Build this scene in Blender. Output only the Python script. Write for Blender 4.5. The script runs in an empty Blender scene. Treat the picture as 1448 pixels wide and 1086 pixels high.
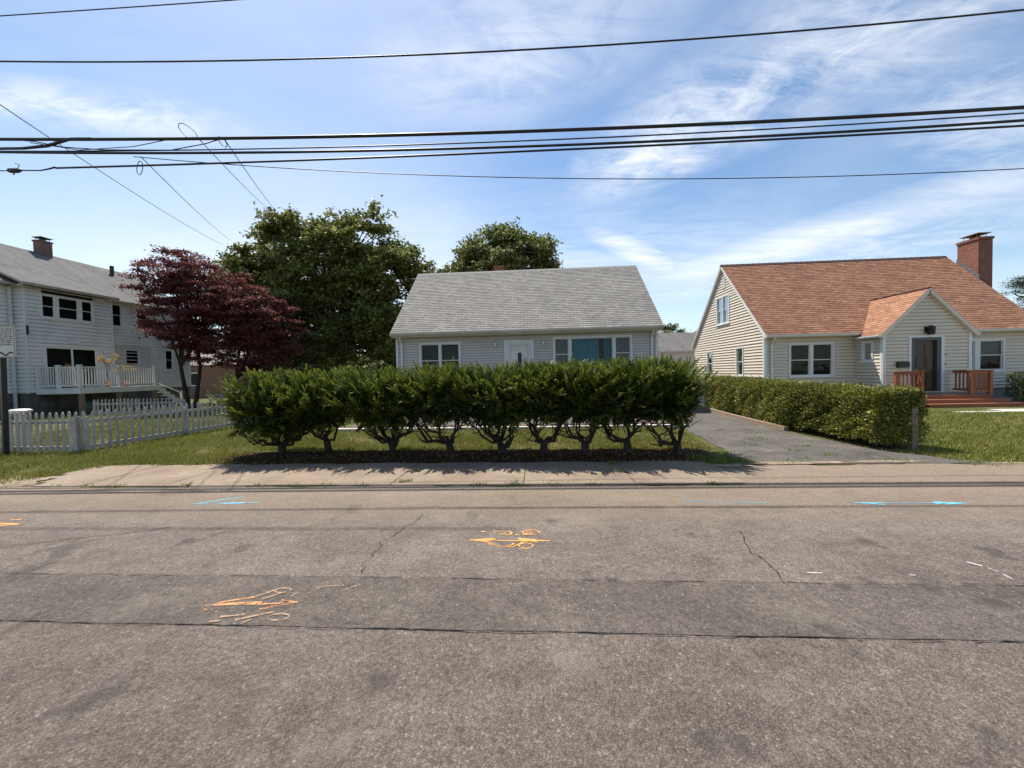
import bpy, math, random
import numpy as np
from mathutils import Vector, Matrix
R = math.radians
random.seed(7)
rng = np.random.default_rng(11)
scene = bpy.context.scene
COL = scene.collection

# ------------------------------------------------------------------ materials
def nd(nt, typ, **kw):
    n = nt.nodes.new(typ)
    for k, v in kw.items():
        if k.startswith('i_'):
            n.inputs[k[2:].replace('_', ' ')].default_value = v
        else:
            setattr(n, k, v)
    return n

def new_mat(name):
    m = bpy.data.materials.new(name); m.use_nodes = True
    nt = m.node_tree; nt.nodes.clear()
    out = nt.nodes.new('ShaderNodeOutputMaterial')
    b = nt.nodes.new('ShaderNodeBsdfPrincipled')
    nt.links.new(b.outputs[0], out.inputs[0])
    return m, nt, b

def c4(c): return (c[0], c[1], c[2], 1.0)

def ramp(nt, fac, stops):
    r = nt.nodes.new('ShaderNodeValToRGB')
    e = r.color_ramp.elements
    while len(e) < len(stops): e.new(0.5)
    for i, (p, c) in enumerate(stops):
        e[i].position = p
        e[i].color = c4(c) if hasattr(c, '__len__') else (c, c, c, 1)
    nt.links.new(fac, r.inputs[0])
    return r.outputs[0]

def mix(nt, fac, a, b, mode='MIX'):
    m = nt.nodes.new('ShaderNodeMix'); m.data_type = 'RGBA'; m.blend_type = mode
    for s, v in ((0, fac), (6, a), (7, b)):
        if hasattr(v, 'is_output') or hasattr(v, 'links'):
            nt.links.new(v, m.inputs[s])
        else:
            m.inputs[s].default_value = c4(v) if hasattr(v, '__len__') else v
    return m.outputs[2]

def math_(nt, op, a, b=0.5, clamp=False):
    m = nt.nodes.new('ShaderNodeMath'); m.operation = op; m.use_clamp = clamp
    for s, v in ((0, a), (1, b)):
        if hasattr(v, 'links'): nt.links.new(v, m.inputs[s])
        else: m.inputs[s].default_value = v
    return m.outputs[0]

def pos(nt, scale=(1, 1, 1), rot=(0, 0, 0)):
    g = nt.nodes.new('ShaderNodeNewGeometry')
    mp = nt.nodes.new('ShaderNodeMapping'); mp.inputs['Scale'].default_value = scale; mp.inputs['Rotation'].default_value = rot
    nt.links.new(g.outputs['Position'], mp.inputs[0])
    return mp.outputs[0]

def noise(nt, vec, scale, detail=4, rough=.55, dist=0):
    n = nt.nodes.new('ShaderNodeTexNoise')
    n.inputs['Scale'].default_value = scale; n.inputs['Detail'].default_value = detail
    n.inputs['Roughness'].default_value = rough; n.inputs['Distortion'].default_value = dist
    nt.links.new(vec, n.inputs['Vector'])
    return n.outputs[0]

def bump(nt, b, h, strength=.3, dist=.01):
    n = nt.nodes.new('ShaderNodeBump'); n.inputs['Strength'].default_value = strength; n.inputs['Distance'].default_value = dist
    nt.links.new(h, n.inputs['Height']); nt.links.new(n.outputs[0], b.inputs['Normal'])
    return n

def plain(name, col, rough=.6, var=.15, scale=3, metal=0, bmp=.15, bscale=60, spec=.5, stretch=(1, 1, 1), dirt=None, dirt_amt=.4):
    m, nt, b = new_mat(name)
    p = pos(nt, stretch)
    n1 = noise(nt, p, scale, 5)
    lo = tuple(x * (1 - var) for x in col); hi = tuple(min(1, x * (1 + var)) for x in col)
    c = ramp(nt, n1, [(.3, lo), (.7, hi)])
    if dirt:
        d = noise(nt, pos(nt, (1, 1, .35)), scale * .6, 6, .7)
        f = ramp(nt, d, [(.48, 0), (.72, dirt_amt)])
        c = mix(nt, f, c, dirt)
    nt.links.new(c, b.inputs['Base Color'])
    b.inputs['Roughness'].default_value = rough; b.inputs['Metallic'].default_value = metal
    b.inputs['Specular IOR Level'].default_value = spec
    if bmp:
        bump(nt, b, noise(nt, p, bscale, 3), bmp, .004)
    return m

def asphalt(name, lo, mid, hi, dust=None, coarse=.8, near=None):
    m, nt, b = new_mat(name)
    p = pos(nt)
    big = noise(nt, pos(nt, (.8, 1.3, 1)), .9, 7, .68, .5)
    c = ramp(nt, big, [(.3, lo), (.5, mid), (.72, hi)])
    g = nt.nodes.new('ShaderNodeNewGeometry')
    sx = nt.nodes.new('ShaderNodeSeparateXYZ'); nt.links.new(g.outputs['Position'], sx.inputs[0])
    med = noise(nt, pos(nt, (1, 1.3, 1)), 5, 6, .72)
    c = mix(nt, .8, c, ramp(nt, med, [(.3, .74), (.5, 1.0), (.72, 1.25)]), 'MULTIPLY')
    if near:      # darker tone on the near side of the trench patch
        f = nt.nodes.new('ShaderNodeMapRange'); nt.links.new(sx.outputs[1], f.inputs[0])
        f.inputs[1].default_value = 2.30; f.inputs[2].default_value = 2.34; f.inputs[3].default_value = .75; f.inputs[4].default_value = 0
        c = mix(nt, f.outputs[0], c, mix(nt, 1.0, c, near, 'MULTIPLY'))
    # aggregate stones: one tone per stone, dark binder between
    v = nd(nt, 'ShaderNodeTexVoronoi', i_Scale=95.0); nt.links.new(p, v.inputs['Vector'])
    stone = ramp(nt, v.outputs['Color'], [(0.0, .50), (.45, .92), (.8, 1.15), (1, 2.3)])
    gap = ramp(nt, v.outputs['Distance'], [(.30, 1.0), (.62, .42)])
    c = mix(nt, coarse, c, mix(nt, 1.0, stone, gap, 'MULTIPLY'), 'MULTIPLY')
    g2 = noise(nt, p, 34, 8, .82)
    c = mix(nt, .8, c, ramp(nt, g2, [(.34, .45), (.5, 1.03), (.66, 1.65)]), 'MULTIPLY')
    v2 = nd(nt, 'ShaderNodeTexVoronoi', i_Scale=26.0); nt.links.new(p, v2.inputs['Vector'])
    sep = nd(nt, 'ShaderNodeSeparateColor'); nt.links.new(v2.outputs['Color'], sep.inputs[0])
    f = math_(nt, 'MULTIPLY', math_(nt, 'MULTIPLY', math_(nt, 'LESS_THAN', v2.outputs['Distance'], .2), math_(nt, 'GREATER_THAN', sep.outputs[0], .88)), .7)
    c = mix(nt, f, c, (.33, .29, .245))
    sp = noise(nt, p, 1.9, 3, .55)
    c = mix(nt, ramp(nt, sp, [(.62, 0.0), (.68, .55)]), c, (.05, .043, .04))
    sp2 = noise(nt, pos(nt, (1, 1, 1), (0, 0, 1)), 1.3, 6, .7)
    c = mix(nt, ramp(nt, sp2, [(.56, 0.0), (.70, .45)]), c, (.28, .24, .20))
    if dust:
        wob = noise(nt, pos(nt, (.35, 1.2, 1)), 2.0, 6, .7)
        y = math_(nt, 'ADD', sx.outputs[1], math_(nt, 'MULTIPLY', wob, 1.7))
        f = nt.nodes.new('ShaderNodeMapRange'); nt.links.new(y, f.inputs[0])
        f.inputs[1].default_value = 4.6; f.inputs[2].default_value = 6.2; f.inputs[3].default_value = 0; f.inputs[4].default_value = .62
        dn = noise(nt, p, 25, 5, .7)
        dcol = ramp(nt, dn, [(.3, tuple(x * .72 for x in dust)), (.7, tuple(x * 1.18 for x in dust))])
        c = mix(nt, f.outputs[0], c, dcol)
    nt.links.new(c, b.inputs['Base Color'])
    b.inputs['Roughness'].default_value = .9; b.inputs['Specular IOR Level'].default_value = .25
    hgt = math_(nt, 'SUBTRACT', math_(nt, 'MULTIPLY', g2, 1.2), math_(nt, 'MULTIPLY', v.outputs['Distance'], .6))
    bump(nt, b, hgt, .9, .012)
    return m

def foliage_mat(name, dark, mid, light, tip=None, trans=.25, rough=.55, patch=.7):
    m, nt, b = new_mat(name)
    a = nt.nodes.new('ShaderNodeAttribute'); a.attribute_name = 'var'
    s = nt.nodes.new('ShaderNodeSeparateColor'); nt.links.new(a.outputs['Color'], s.inputs[0])
    big = noise(nt, pos(nt), patch, 3)
    f = math_(nt, 'ADD', math_(nt, 'MULTIPLY', s.outputs[0], .6), math_(nt, 'MULTIPLY', big, .45))
    c = ramp(nt, f, [(.15, dark), (.5, mid), (.9, light)])
    if tip: c = mix(nt, math_(nt, 'POWER', s.outputs[1], 1.6), c, tip)
    nt.links.new(c, b.inputs['Base Color'])
    b.inputs['Roughness'].default_value = rough; b.inputs['Specular IOR Level'].default_value = .35
    t = nt.nodes.new('ShaderNodeBsdfTranslucent'); nt.links.new(c, t.inputs[0])
    mx = nt.nodes.new('ShaderNodeMixShader'); mx.inputs[0].default_value = trans
    nt.links.new(b.outputs[0], mx.inputs[1]); nt.links.new(t.outputs[0], mx.inputs[2])
    nt.links.new(mx.outputs[0], nt.nodes['Material Output'].inputs[0])
    return m

def brick_mat(name, c1, c2, mortar, w, h, msize=.01, rough=.9, offset=.5, squash=1, streak=None, contrast=.5, bstr=.5):
    m, nt, b = new_mat(name)
    tc = nt.nodes.new('ShaderNodeTexCoord')
    br = nd(nt, 'ShaderNodeTexBrick'); br.offset = offset
    nt.links.new(tc.outputs['UV'], br.inputs['Vector'])
    br.inputs['Color1'].default_value = c4(c1); br.inputs['Color2'].default_value = c4(c2); br.inputs['Mortar'].default_value = c4(mortar)
    br.inputs['Scale'].default_value = 1; br.inputs['Mortar Size'].default_value = msize; br.inputs['Mortar Smooth'].default_value = .1
    br.inputs['Brick Width'].default_value = w; br.inputs['Row Height'].default_value = h
    mp = nt.nodes.new('ShaderNodeMapping'); mp.inputs['Scale'].default_value = (3.2, 12, 1)
    nt.links.new(tc.outputs['UV'], mp.inputs[0])
    n = noise(nt, mp.outputs[0], 1.4, 5, .7)
    c = mix(nt, contrast, br.outputs[0], ramp(nt, n, [(.3, .5), (.5, 1.0), (.7, 1.6)]), 'MULTIPLY')
    n2 = noise(nt, tc.outputs['UV'], .7, 5, .6)
    c = mix(nt, .5, c, ramp(nt, n2, [(.3, .8), (.7, 1.2)]), 'MULTIPLY')
    if streak:
        mp2 = nt.nodes.new('ShaderNodeMapping'); mp2.inputs['Scale'].default_value = (1.6, .12, 1)
        nt.links.new(tc.outputs['UV'], mp2.inputs[0])
        n3 = noise(nt, mp2.outputs[0], 1.3, 6, .65)
        c = mix(nt, ramp(nt, n3, [(.45, 0.0), (.7, .6)]), c, streak)
    nt.links.new(c, b.inputs['Base Color'])
    b.inputs['Roughness'].default_value = rough; b.inputs['Specular IOR Level'].default_value = .2
    g = noise(nt, tc.outputs['UV'], 150, 3, .7)
    hgt = math_(nt, 'ADD', math_(nt, 'MULTIPLY', br.outputs[1], -.8), math_(nt, 'MULTIPLY', g, .5))
    bump(nt, b, hgt, bstr, .008)
    return m

def wood_mat(name, col, dark, axis=(1, 12, 12), rough=.6):
    m, nt, b = new_mat(name)
    n = noise(nt, pos(nt, axis), 2.5, 6, .65, .4)
    nt.links.new(ramp(nt, n, [(.3, dark), (.7, col)]), b.inputs['Base Color'])
    b.inputs['Roughness'].default_value = rough
    bump(nt, b, n, .2, .004)
    return m

M = {}
M['asphalt'] = asphalt('asphalt_road', (.158, .127, .106), (.212, .173, .145), (.262, .218, .183), dust=(.31, .23, .16), near=(.88, .86, .85), coarse=.6)
M['asphalt_patch'] = asphalt('asphalt_patch', (.112, .092, .077), (.150, .124, .104), (.190, .158, .133), coarse=.5)
M['asphalt_drive'] = asphalt('asphalt_drive', (.098, .085, .076), (.138, .122, .109), (.185, .163, .145), coarse=.5)
M['crack'] = plain('crack_and_shadow_dark', (.028, .023, .02), .95, .3, 20)

def concrete_mat():
    m, nt, b = new_mat('concrete')
    p = pos(nt)
    c = ramp(nt, noise(nt, p, 1.1, 6, .65), [(.3, (.180, .134, .097)), (.5, (.245, .187, .137)), (.7, (.315, .245, .182))])
    c = mix(nt, .8, c, ramp(nt, noise(nt, p, 45, 6, .8), [(.34, .55), (.5, 1.0), (.68, 1.35)]), 'MULTIPLY')
    st = noise(nt, pos(nt, (1, 2.2, 1)), 2.1, 5, .7)
    c = mix(nt, ramp(nt, st, [(.52, 0.0), (.68, .5)]), c, (.22, .165, .13))
    nt.links.new(c, b.inputs['Base Color']); b.inputs['Roughness'].default_value = .92
    b.inputs['Specular IOR Level'].default_value = .2
    bump(nt, b, noise(nt, p, 60, 6, .8), .5, .008)
    return m
M['concrete'] = concrete_mat()
M['kerbstone'] = plain('pale_kerbstone', (.52, .47, .41), .85, .25, 5, bmp=.3)

def ground_mat():
    m, nt, b = new_mat('soil_and_turf')
    p = pos(nt)
    n = noise(nt, p, .9, 6, .65)
    c = ramp(nt, n, [(.34, (.050, .072, .016)), (.5, (.085, .092, .024)), (.64, (.155, .120, .055))])
    c = mix(nt, .8, c, ramp(nt, noise(nt, p, 28, 5, .75), [(.35, .5), (.5, 1.0), (.66, 1.5)]), 'MULTIPLY')
    nt.links.new(c, b.inputs['Base Color']); b.inputs['Roughness'].default_value = .95
    b.inputs['Specular IOR Level'].default_value = .15
    bump(nt, b, noise(nt, p, 40, 5, .8), .8, .03)
    return m
M['ground'] = ground_mat()
M['dirt'] = plain('dry_dirt', (.235, .175, .12), .95, .4, 5, bmp=.6, bscale=45)
M['mulch'] = plain('dark_mulch', (.050, .025, .011), 1.0, .6, 14, bmp=.9, bscale=70, spec=.05)
M['litter'] = foliage_mat('leaf_litter', (.05, .03, .018), (.14, .085, .045), (.33, .24, .14), trans=0, rough=.9)

M['siding_grey'] = plain('grey_vinyl_siding', (.50, .465, .425), .45, .05, 1.2, bmp=.08, bscale=25, dirt=(.26, .25, .235), dirt_amt=.25)
M['siding_cream'] = plain('cream_vinyl_siding', (.68, .585, .47), .45, .04, 1.2, bmp=.08, bscale=25, dirt=(.48, .43, .35), dirt_amt=.25)
M['siding_white'] = plain('weathered_white_siding', (.72, .71, .69), .5, .06, 1.5, bmp=.1, bscale=25, dirt=(.44, .43, .42), dirt_amt=.45)
M['siding_panel'] = plain('cream_board_panel', (.55, .53, .49), .5, .05, 1.5, bmp=.1, bscale=25)
M['trim_white'] = plain('white_trim', (.74, .73, .71), .4, .05, 2, bmp=.05, dirt=(.5, .46, .40), dirt_amt=.3)
M['trim_grey'] = plain('pale_grey_trim', (.60, .595, .59), .4, .05, 2, bmp=.05, dirt=(.40, .37, .33), dirt_amt=.35)
M['trim_tan'] = plain('tan_gutter', (.46, .41, .34), .45, .1, 2, bmp=.05, dirt=(.25, .2, .15), dirt_amt=.5)
M['interior'] = plain('dark_room', (.018, .019, .022), .9, .2, 3, bmp=0)
M['interior_warm'] = plain('dim_warm_room', (.05, .035, .02), .9, .3, 2, bmp=0)
M['blind'] = plain('grey_blind', (.16, .165, .17), .8, .2, 8, bmp=.1)
M['curtain'] = plain('teal_curtain', (.020, .20, .27), .8, .25, 6, bmp=.1, stretch=(8, 8, .4))
M['door_white'] = plain('white_door_paint', (.60, .60, .56), .45, .05, 2, bmp=.05)
M['door_brown'] = wood_mat('dark_stained_door', (.085, .040, .020), (.035, .017, .010), (12, 12, 1), .35)
M['door_green'] = plain('slate_green_storm_door', (.06, .085, .09), .4, .1, 4)
M['deck_red'] = wood_mat('red_stained_deck', (.35, .115, .045), (.21, .062, .026))
M['deck_white'] = plain('white_vinyl_rail', (.72, .71, .69), .4, .06, 3, dirt=(.4, .38, .35), dirt_amt=.4)
M['wood_grey'] = wood_mat('weathered_post', (.26, .20, .14), (.15, .115, .08), (12, 12, 1), .85)
M['picket'] = plain('peeling_white_picket', (.42, .385, .35), .7, .16, 9, bmp=.3, bscale=50, dirt=(.20, .17, .14), dirt_amt=.7)
M['timber'] = wood_mat('edging_timber', (.36, .25, .17), (.18, .115, .075), (12, 1.5, 12), .9)
M['foundation'] = plain('stained_foundation', (.12, .115, .10), .9, .4, 2, bmp=.4, dirt=(.03, .035, .025), dirt_amt=.8)
M['foundation_pale'] = plain('pale_foundation', (.33, .32, .30), .9, .2, 2, bmp=.4)
M['black_metal'] = plain('black_metal', (.014, .014, .015), .45, .2, 8, bmp=.1)
M['cable'] = plain('black_cable', (.012, .012, .014), .5, .2, 8, bmp=0)
M['steel'] = plain('grey_metal', (.30, .31, .32), .4, .15, 6, metal=.7)
M['copper'] = plain('rusty_metal', (.20, .10, .06), .6, .3, 6)
M['mailbox'] = plain('black_mailbox', (.02, .02, .022), .35, .1, 5)
M['cap_white'] = plain('white_cap', (.56, .55, .53), .4, .06, 5)
M['sign_board'] = plain('sign_white', (.60, .58, .54), .6, .06, 4)
M['ink'] = plain('sign_ink', (.03, .03, .035), .6, .2, 12, bmp=0)
M['terracotta'] = plain('terracotta', (.42, .11, .05), .8, .15, 8)
M['green_plastic'] = plain('dark_green_plastic', (.03, .07, .04), .5, .2, 5)
M['lamp_glass'] = plain('frosted_lamp_glass', (.55, .53, .45), .2, .1, 8, bmp=0)
M['brass'] = plain('pale_metal', (.50, .46, .36), .35, .1, 8, metal=.5)
M['paver'] = plain('brown_brick_edging', (.22, .13, .09), .9, .4, 9, bmp=.5)
M['grey_stucco'] = plain('pale_stucco', (.62, .62, .62), .9, .05, 3, bmp=.2)
M['roof_grey'] = brick_mat('grey_shingles', (.235, .216, .196), (.325, .302, .274), (.14, .13, .12), .30, .145, .006, contrast=.6)
M['roof_brown'] = brick_mat('brown_shingles', (.27, .128, .078), (.40, .205, .125), (.15, .075, .05), .34, .145, .006, contrast=.8)
M['roof_old'] = brick_mat('old_grey_shingles', (.155, .148, .145), (.20, .19, .185), (.10, .095, .09), .3, .145, .004, streak=(.10, .095, .093), contrast=.4)
M['roof_ridge'] = plain('ridge_cap_brown', (.085, .04, .028), .9, .3, 9, bmp=.5)
M['roof_ridge_grey'] = plain('ridge_cap_grey', (.27, .255, .245), .9, .3, 9, bmp=.5)
M['flashing'] = plain('grey_flashing', (.17, .18, .20), .5, .25, 5, metal=.3)
M['brick_red'] = brick_mat('red_brick', (.20, .062, .036), (.30, .10, .06), (.20, .15, .12), .215, .075, .012, contrast=.5)
M['brick_brown'] = brick_mat('brown_brick', (.15, .075, .055), (.22, .105, .075), (.20, .18, .16), .215, .075, .012, contrast=.5)
M['bark_dark'] = plain('dark_bark', (.036, .026, .020), .95, .45, 10, bmp=.9, bscale=40, stretch=(1, 1, .35))
M['bark_grey'] = plain('grey_bark', (.12, .10, .08), .95, .4, 8, bmp=.9, bscale=30, stretch=(1, 1, .35))
M['yew'] = foliage_mat('yew_needles', (.016, .030, .006), (.042, .070, .010), (.10, .135, .018), tip=(.215, .245, .034), trans=.33, rough=.5)
M['privet'] = foliage_mat('privet_leaves', (.030, .044, .008), (.135, .150, .022), (.50, .45, .09), trans=.22, rough=.42)
M['privet_dark'] = foliage_mat('box_leaves', (.025, .038, .009), (.06, .078, .016), (.12, .135, .03), trans=.2, rough=.5)
M['oak'] = foliage_mat('broad_leaves', (.070, .088, .022), (.170, .188, .048), (.33, .33, .11), trans=.36, patch=.35)
M['oak_far'] = foliage_mat('far_leaves', (.066, .088, .024), (.150, .172, .050), (.29, .30, .11), trans=.34, patch=.35)
M['lime'] = foliage_mat('bright_leaves', (.05, .07, .018), (.10, .12, .030), (.16, .18, .05), trans=.25, patch=.4)
M['pine'] = foliage_mat('pine_needles', (.02, .035, .016), (.04, .06, .03), (.07, .09, .05), trans=.1, patch=.5)
M['maple'] = foliage_mat('red_maple_leaves', (.052, .017, .018), (.14, .040, .038), (.30, .095, .080), trans=.35, patch=.5)
M['grass'] = foliage_mat('grass_blades', (.090, .115, .016), (.205, .225, .034), (.42, .35, .12), trans=.25, rough=.6, patch=.8)
M['grass_green'] = foliage_mat('fresh_weeds', (.07, .12, .016), (.13, .19, .026), (.21, .25, .05), trans=.25, rough=.6)
M['yellow_leaf'] = foliage_mat('yellow_leaves', (.40, .24, .05), (.60, .36, .08), (.72, .50, .18), trans=.3, rough=.6)

def glass_mat():
    m, nt, b = new_mat('window_glass')
    nt.nodes.remove(b)
    g = nd(nt, 'ShaderNodeBsdfGlossy'); g.inputs['Roughness'].default_value = .02; g.inputs['Color'].default_value = (.8, .85, .9, 1)
    t = nd(nt, 'ShaderNodeBsdfTransparent'); t.inputs[0].default_value = (.82, .86, .86, 1)
    f = nd(nt, 'ShaderNodeFresnel'); f.inputs[0].default_value = 1.5
    w = noise(nt, pos(nt), 1.7, 1)
    bp = nd(nt, 'ShaderNodeBump'); bp.inputs['Strength'].default_value = .12; bp.inputs['Distance'].default_value = .05
    nt.links.new(w, bp.inputs['Height']); nt.links.new(bp.outputs[0], g.inputs['Normal'])
    mx = nd(nt, 'ShaderNodeMixShader')
    nt.links.new(math_(nt, 'MULTIPLY', f.outputs[0], .5), mx.inputs[0]); nt.links.new(t.outputs[0], mx.inputs[1]); nt.links.new(g.outputs[0], mx.inputs[2])
    nt.links.new(mx.outputs[0], nt.nodes['Material Output'].inputs[0])
    return m
M['glass'] = glass_mat()

def paint_mat(name, col, cover):
    m, nt, b = new_mat(name)
    p = pos(nt)
    n = noise(nt, p, 26, 6, .8); n2 = noise(nt, p, 3.5, 3, .6)
    f = math_(nt, 'ADD', math_(nt, 'MULTIPLY', n, 1.0), math_(nt, 'MULTIPLY', n2, .6))
    a = ramp(nt, f, [(.62 + cover, 1.0), (min(1, .80 + cover), 0.0)])
    c = ramp(nt, n, [(.3, tuple(x * .8 for x in col)), (.7, col)])
    nt.links.new(c, b.inputs['Base Color']); b.inputs['Roughness'].default_value = .85
    t = nd(nt, 'ShaderNodeBsdfTransparent'); mx = nd(nt, 'ShaderNodeMixShader')
    nt.links.new(a, mx.inputs[0]); nt.links.new(t.outputs[0], mx.inputs[1]); nt.links.new(b.outputs[0], mx.inputs[2])
    nt.links.new(mx.outputs[0], nt.nodes['Material Output'].inputs[0])
    return m
M['paint_orange'] = paint_mat('orange_spray', (.80, .37, .11), .20)
M['paint_orange_worn'] = paint_mat('faded_orange_spray', (.66, .31, .13), .12)
M['paint_orange_ghost'] = paint_mat('ghost_orange_spray', (.42, .26, .16), .13)
M['paint_blue'] = paint_mat('blue_spray', (.14, .48, .66), .3)
M['paint_white'] = paint_mat('white_spray', (.62, .58, .54), .2)

# ------------------------------------------------------------------ objects
WORLD = {}
def link(o, loc, parent=None):
    COL.objects.link(o)
    loc = Vector(loc)
    WORLD[o.name] = loc
    if parent is not None:
        o.parent = parent
        o.location = loc - WORLD[parent.name]
    else:
        o.location = loc
    return o

def tag(o, label=None, cat=None, group=None, kind=None):
    if label: o['label'] = label
    if cat: o['category'] = cat
    if group: o['group'] = group
    if kind: o['kind'] = kind
    return o

def thing(name, loc, label, cat, group=None):
    return tag(link(bpy.data.objects.new(name, None), loc), label, cat, group)

class MB:
    def __init__(s): s.v = []; s.f = []; s.uv = []; s.mi = []; s.cur = 0
    def face(s, pts, uv=None):
        i = len(s.v); s.v += [tuple(p) for p in pts]
        s.f.append(tuple(range(i, i + len(pts)))); s.uv.append(uv); s.mi.append(s.cur)
    def box(s, x0, y0, z0, x1, y1, z1):
        if x0 > x1: x0, x1 = x1, x0
        if y0 > y1: y0, y1 = y1, y0
        if z0 > z1: z0, z1 = z1, z0
        a, b, c, d = (x0, y0, z0), (x1, y0, z0), (x1, y1, z0), (x0, y1, z0)
        e, f, g, h = (x0, y0, z1), (x1, y0, z1), (x1, y1, z1), (x0, y1, z1)
        for q in ((a, d, c, b), (e, f, g, h), (a, b, f, e), (b, c, g, f), (c, d, h, g), (d, a, e, h)): s.face(q)
        return s
    def obox(s, fr, s0, s1, z0, z1, d0, d1):       # box in a wall frame
        P = fr.P
        a, b, c, d = P(s0, z0, d0), P(s1, z0, d0), P(s1, z1, d0), P(s0, z1, d0)
        e, f, g, h = P(s0, z0, d1), P(s1, z0, d1), P(s1, z1, d1), P(s0, z1, d1)
        for q in ((a, b, c, d), (e, h, g, f), (a, e, f, b), (b, f, g, c), (c, g, h, d), (d, h, e, a)): s.face(q)
        return s
    def beam(s, p, q, w, h, up=(0, 0, 1)):
        p, q = Vector(p), Vector(q); d = (q - p).normalized()
        sd = d.cross(Vector(up))
        if sd.length < 1e-4: sd = d.cross(Vector((1, 0, 0)))
        sd = sd.normalized() * w / 2; u = sd.cross(d).normalized() * h / 2
        A = [p - sd - u, p + sd - u, p + sd + u, p - sd + u]; B = [x + (q - p) for x in A]
        s.face(A[::-1]); s.face(B)
        for i in range(4): j = (i + 1) % 4; s.face([A[i], A[j], B[j], B[i]])
        return s
    def tube(s, pts, rad, n=7, cap=True):
        pts = [Vector(p) for p in pts]
        if not hasattr(rad, '__len__'): rad = [rad] * len(pts)
        rings = []; ref = Vector((.13, .31, .94))
        for i, p in enumerate(pts):
            t = (pts[min(i + 1, len(pts) - 1)] - pts[max(i - 1, 0)]).normalized()
            a = t.cross(ref)
            if a.length < .1: a = t.cross(Vector((1, 0, 0)))
            a.normalize(); b = t.cross(a)
            rings.append([p + (a * math.cos(6.28318 * k / n) + b * math.sin(6.28318 * k / n)) * rad[i] for k in range(n)])
        i0 = len(s.v)
        for r in rings: s.v += [tuple(x) for x in r]
        for i in range(len(pts) - 1):
            for k in range(n):
                k2 = (k + 1) % n
                s.f.append((i0 + i * n + k, i0 + i * n + k2, i0 + (i + 1) * n + k2, i0 + (i + 1) * n + k)); s.uv.append(None); s.mi.append(s.cur)
        if cap:
            s.f.append(tuple(i0 + k for k in range(n))[::-1]); s.uv.append(None); s.mi.append(s.cur)
            L = i0 + (len(pts) - 1) * n
            s.f.append(tuple(L + k for k in range(n))); s.uv.append(None); s.mi.append(s.cur)
        return s
    def lathe(s, c, prof, n=16):
        c = Vector(c)
        i0 = len(s.v)
        for r, z in prof:
            for k in range(n): s.v.append((c.x + r * math.cos(6.28318 * k / n), c.y + r * math.sin(6.28318 * k / n), c.z + z))
        for i in range(len(prof) - 1):
            for k in range(n):
                k2 = (k + 1) % n
                s.f.append((i0 + i * n + k, i0 + i * n + k2, i0 + (i + 1) * n + k2, i0 + (i + 1) * n + k)); s.uv.append(None); s.mi.append(s.cur)
        s.f.append(tuple(i0 + (len(prof) - 1) * n + k for k in range(n))); s.uv.append(None); s.mi.append(s.cur)
        return s
    def build(s, name, mats, parent=None, origin=None, smooth=False):
        if not isinstance(mats, (list, tuple)): mats = [mats]
        V = np.array(s.v, float)
        if origin is None:
            lo, hi = V.min(0), V.max(0); origin = ((lo[0] + hi[0]) / 2, (lo[1] + hi[1]) / 2, lo[2])
        me = bpy.data.meshes.new(name)
        me.from_pydata([tuple(x) for x in (V - np.array(origin))], [], s.f)
        for m in mats: me.materials.append(m)
        me.polygons.foreach_set('material_index', s.mi)
        if smooth: me.polygons.foreach_set('use_smooth', [True] * len(s.f))
        uvl = me.uv_layers.new(name='UVMap')
        li = 0; data = []
        for f, uv in zip(s.f, s.uv):
            if uv is None:
                P = V[list(f)]
                n = np.cross(P[1] - P[0], P[2] - P[0]); a = int(np.argmax(np.abs(n)))
                ij = ((1, 2), (0, 2), (0, 1))[a]
                for p in P: data += [p[ij[0]], p[ij[1]]]
            else:
                for q in uv: data += [q[0], q[1]]
        uvl.data.foreach_set('uv', data)
        me.update()
        return link(bpy.data.objects.new(name, me), origin, parent)

def fast_mesh(name, verts, faces, m, parent=None, var=None, origin=None):
    verts = np.asarray(verts, np.float32)
    if origin is None:
        lo, hi = verts.min(0), verts.max(0); origin = ((lo[0] + hi[0]) / 2, (lo[1] + hi[1]) / 2, lo[2])
    origin = np.array([float(x) for x in origin])
    k = faces.shape[1]
    me = bpy.data.meshes.new(name)
    me.vertices.add(len(verts)); me.vertices.foreach_set('co', (verts - origin.astype(np.float32)).ravel())
    me.loops.add(faces.size); me.loops.foreach_set('vertex_index', faces.ravel().astype(np.int32))
    me.polygons.add(len(faces)); me.polygons.foreach_set('loop_start', np.arange(0, faces.size, k, dtype=np.int32))
    if var is not None:
        a = me.attributes.new('var', 'FLOAT_COLOR', 'POINT')
        c = np.ones((len(verts), 4), np.float32); c[:, :var.shape[1]] = var
        a.data.foreach_set('color', c.ravel())
    me.materials.append(m)
    me.update(); me.validate()
    return link(bpy.data.objects.new(name, me), origin, parent)

def unit(v): return v / (np.linalg.norm(v, axis=-1, keepdims=True) + 1e-9)

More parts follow.
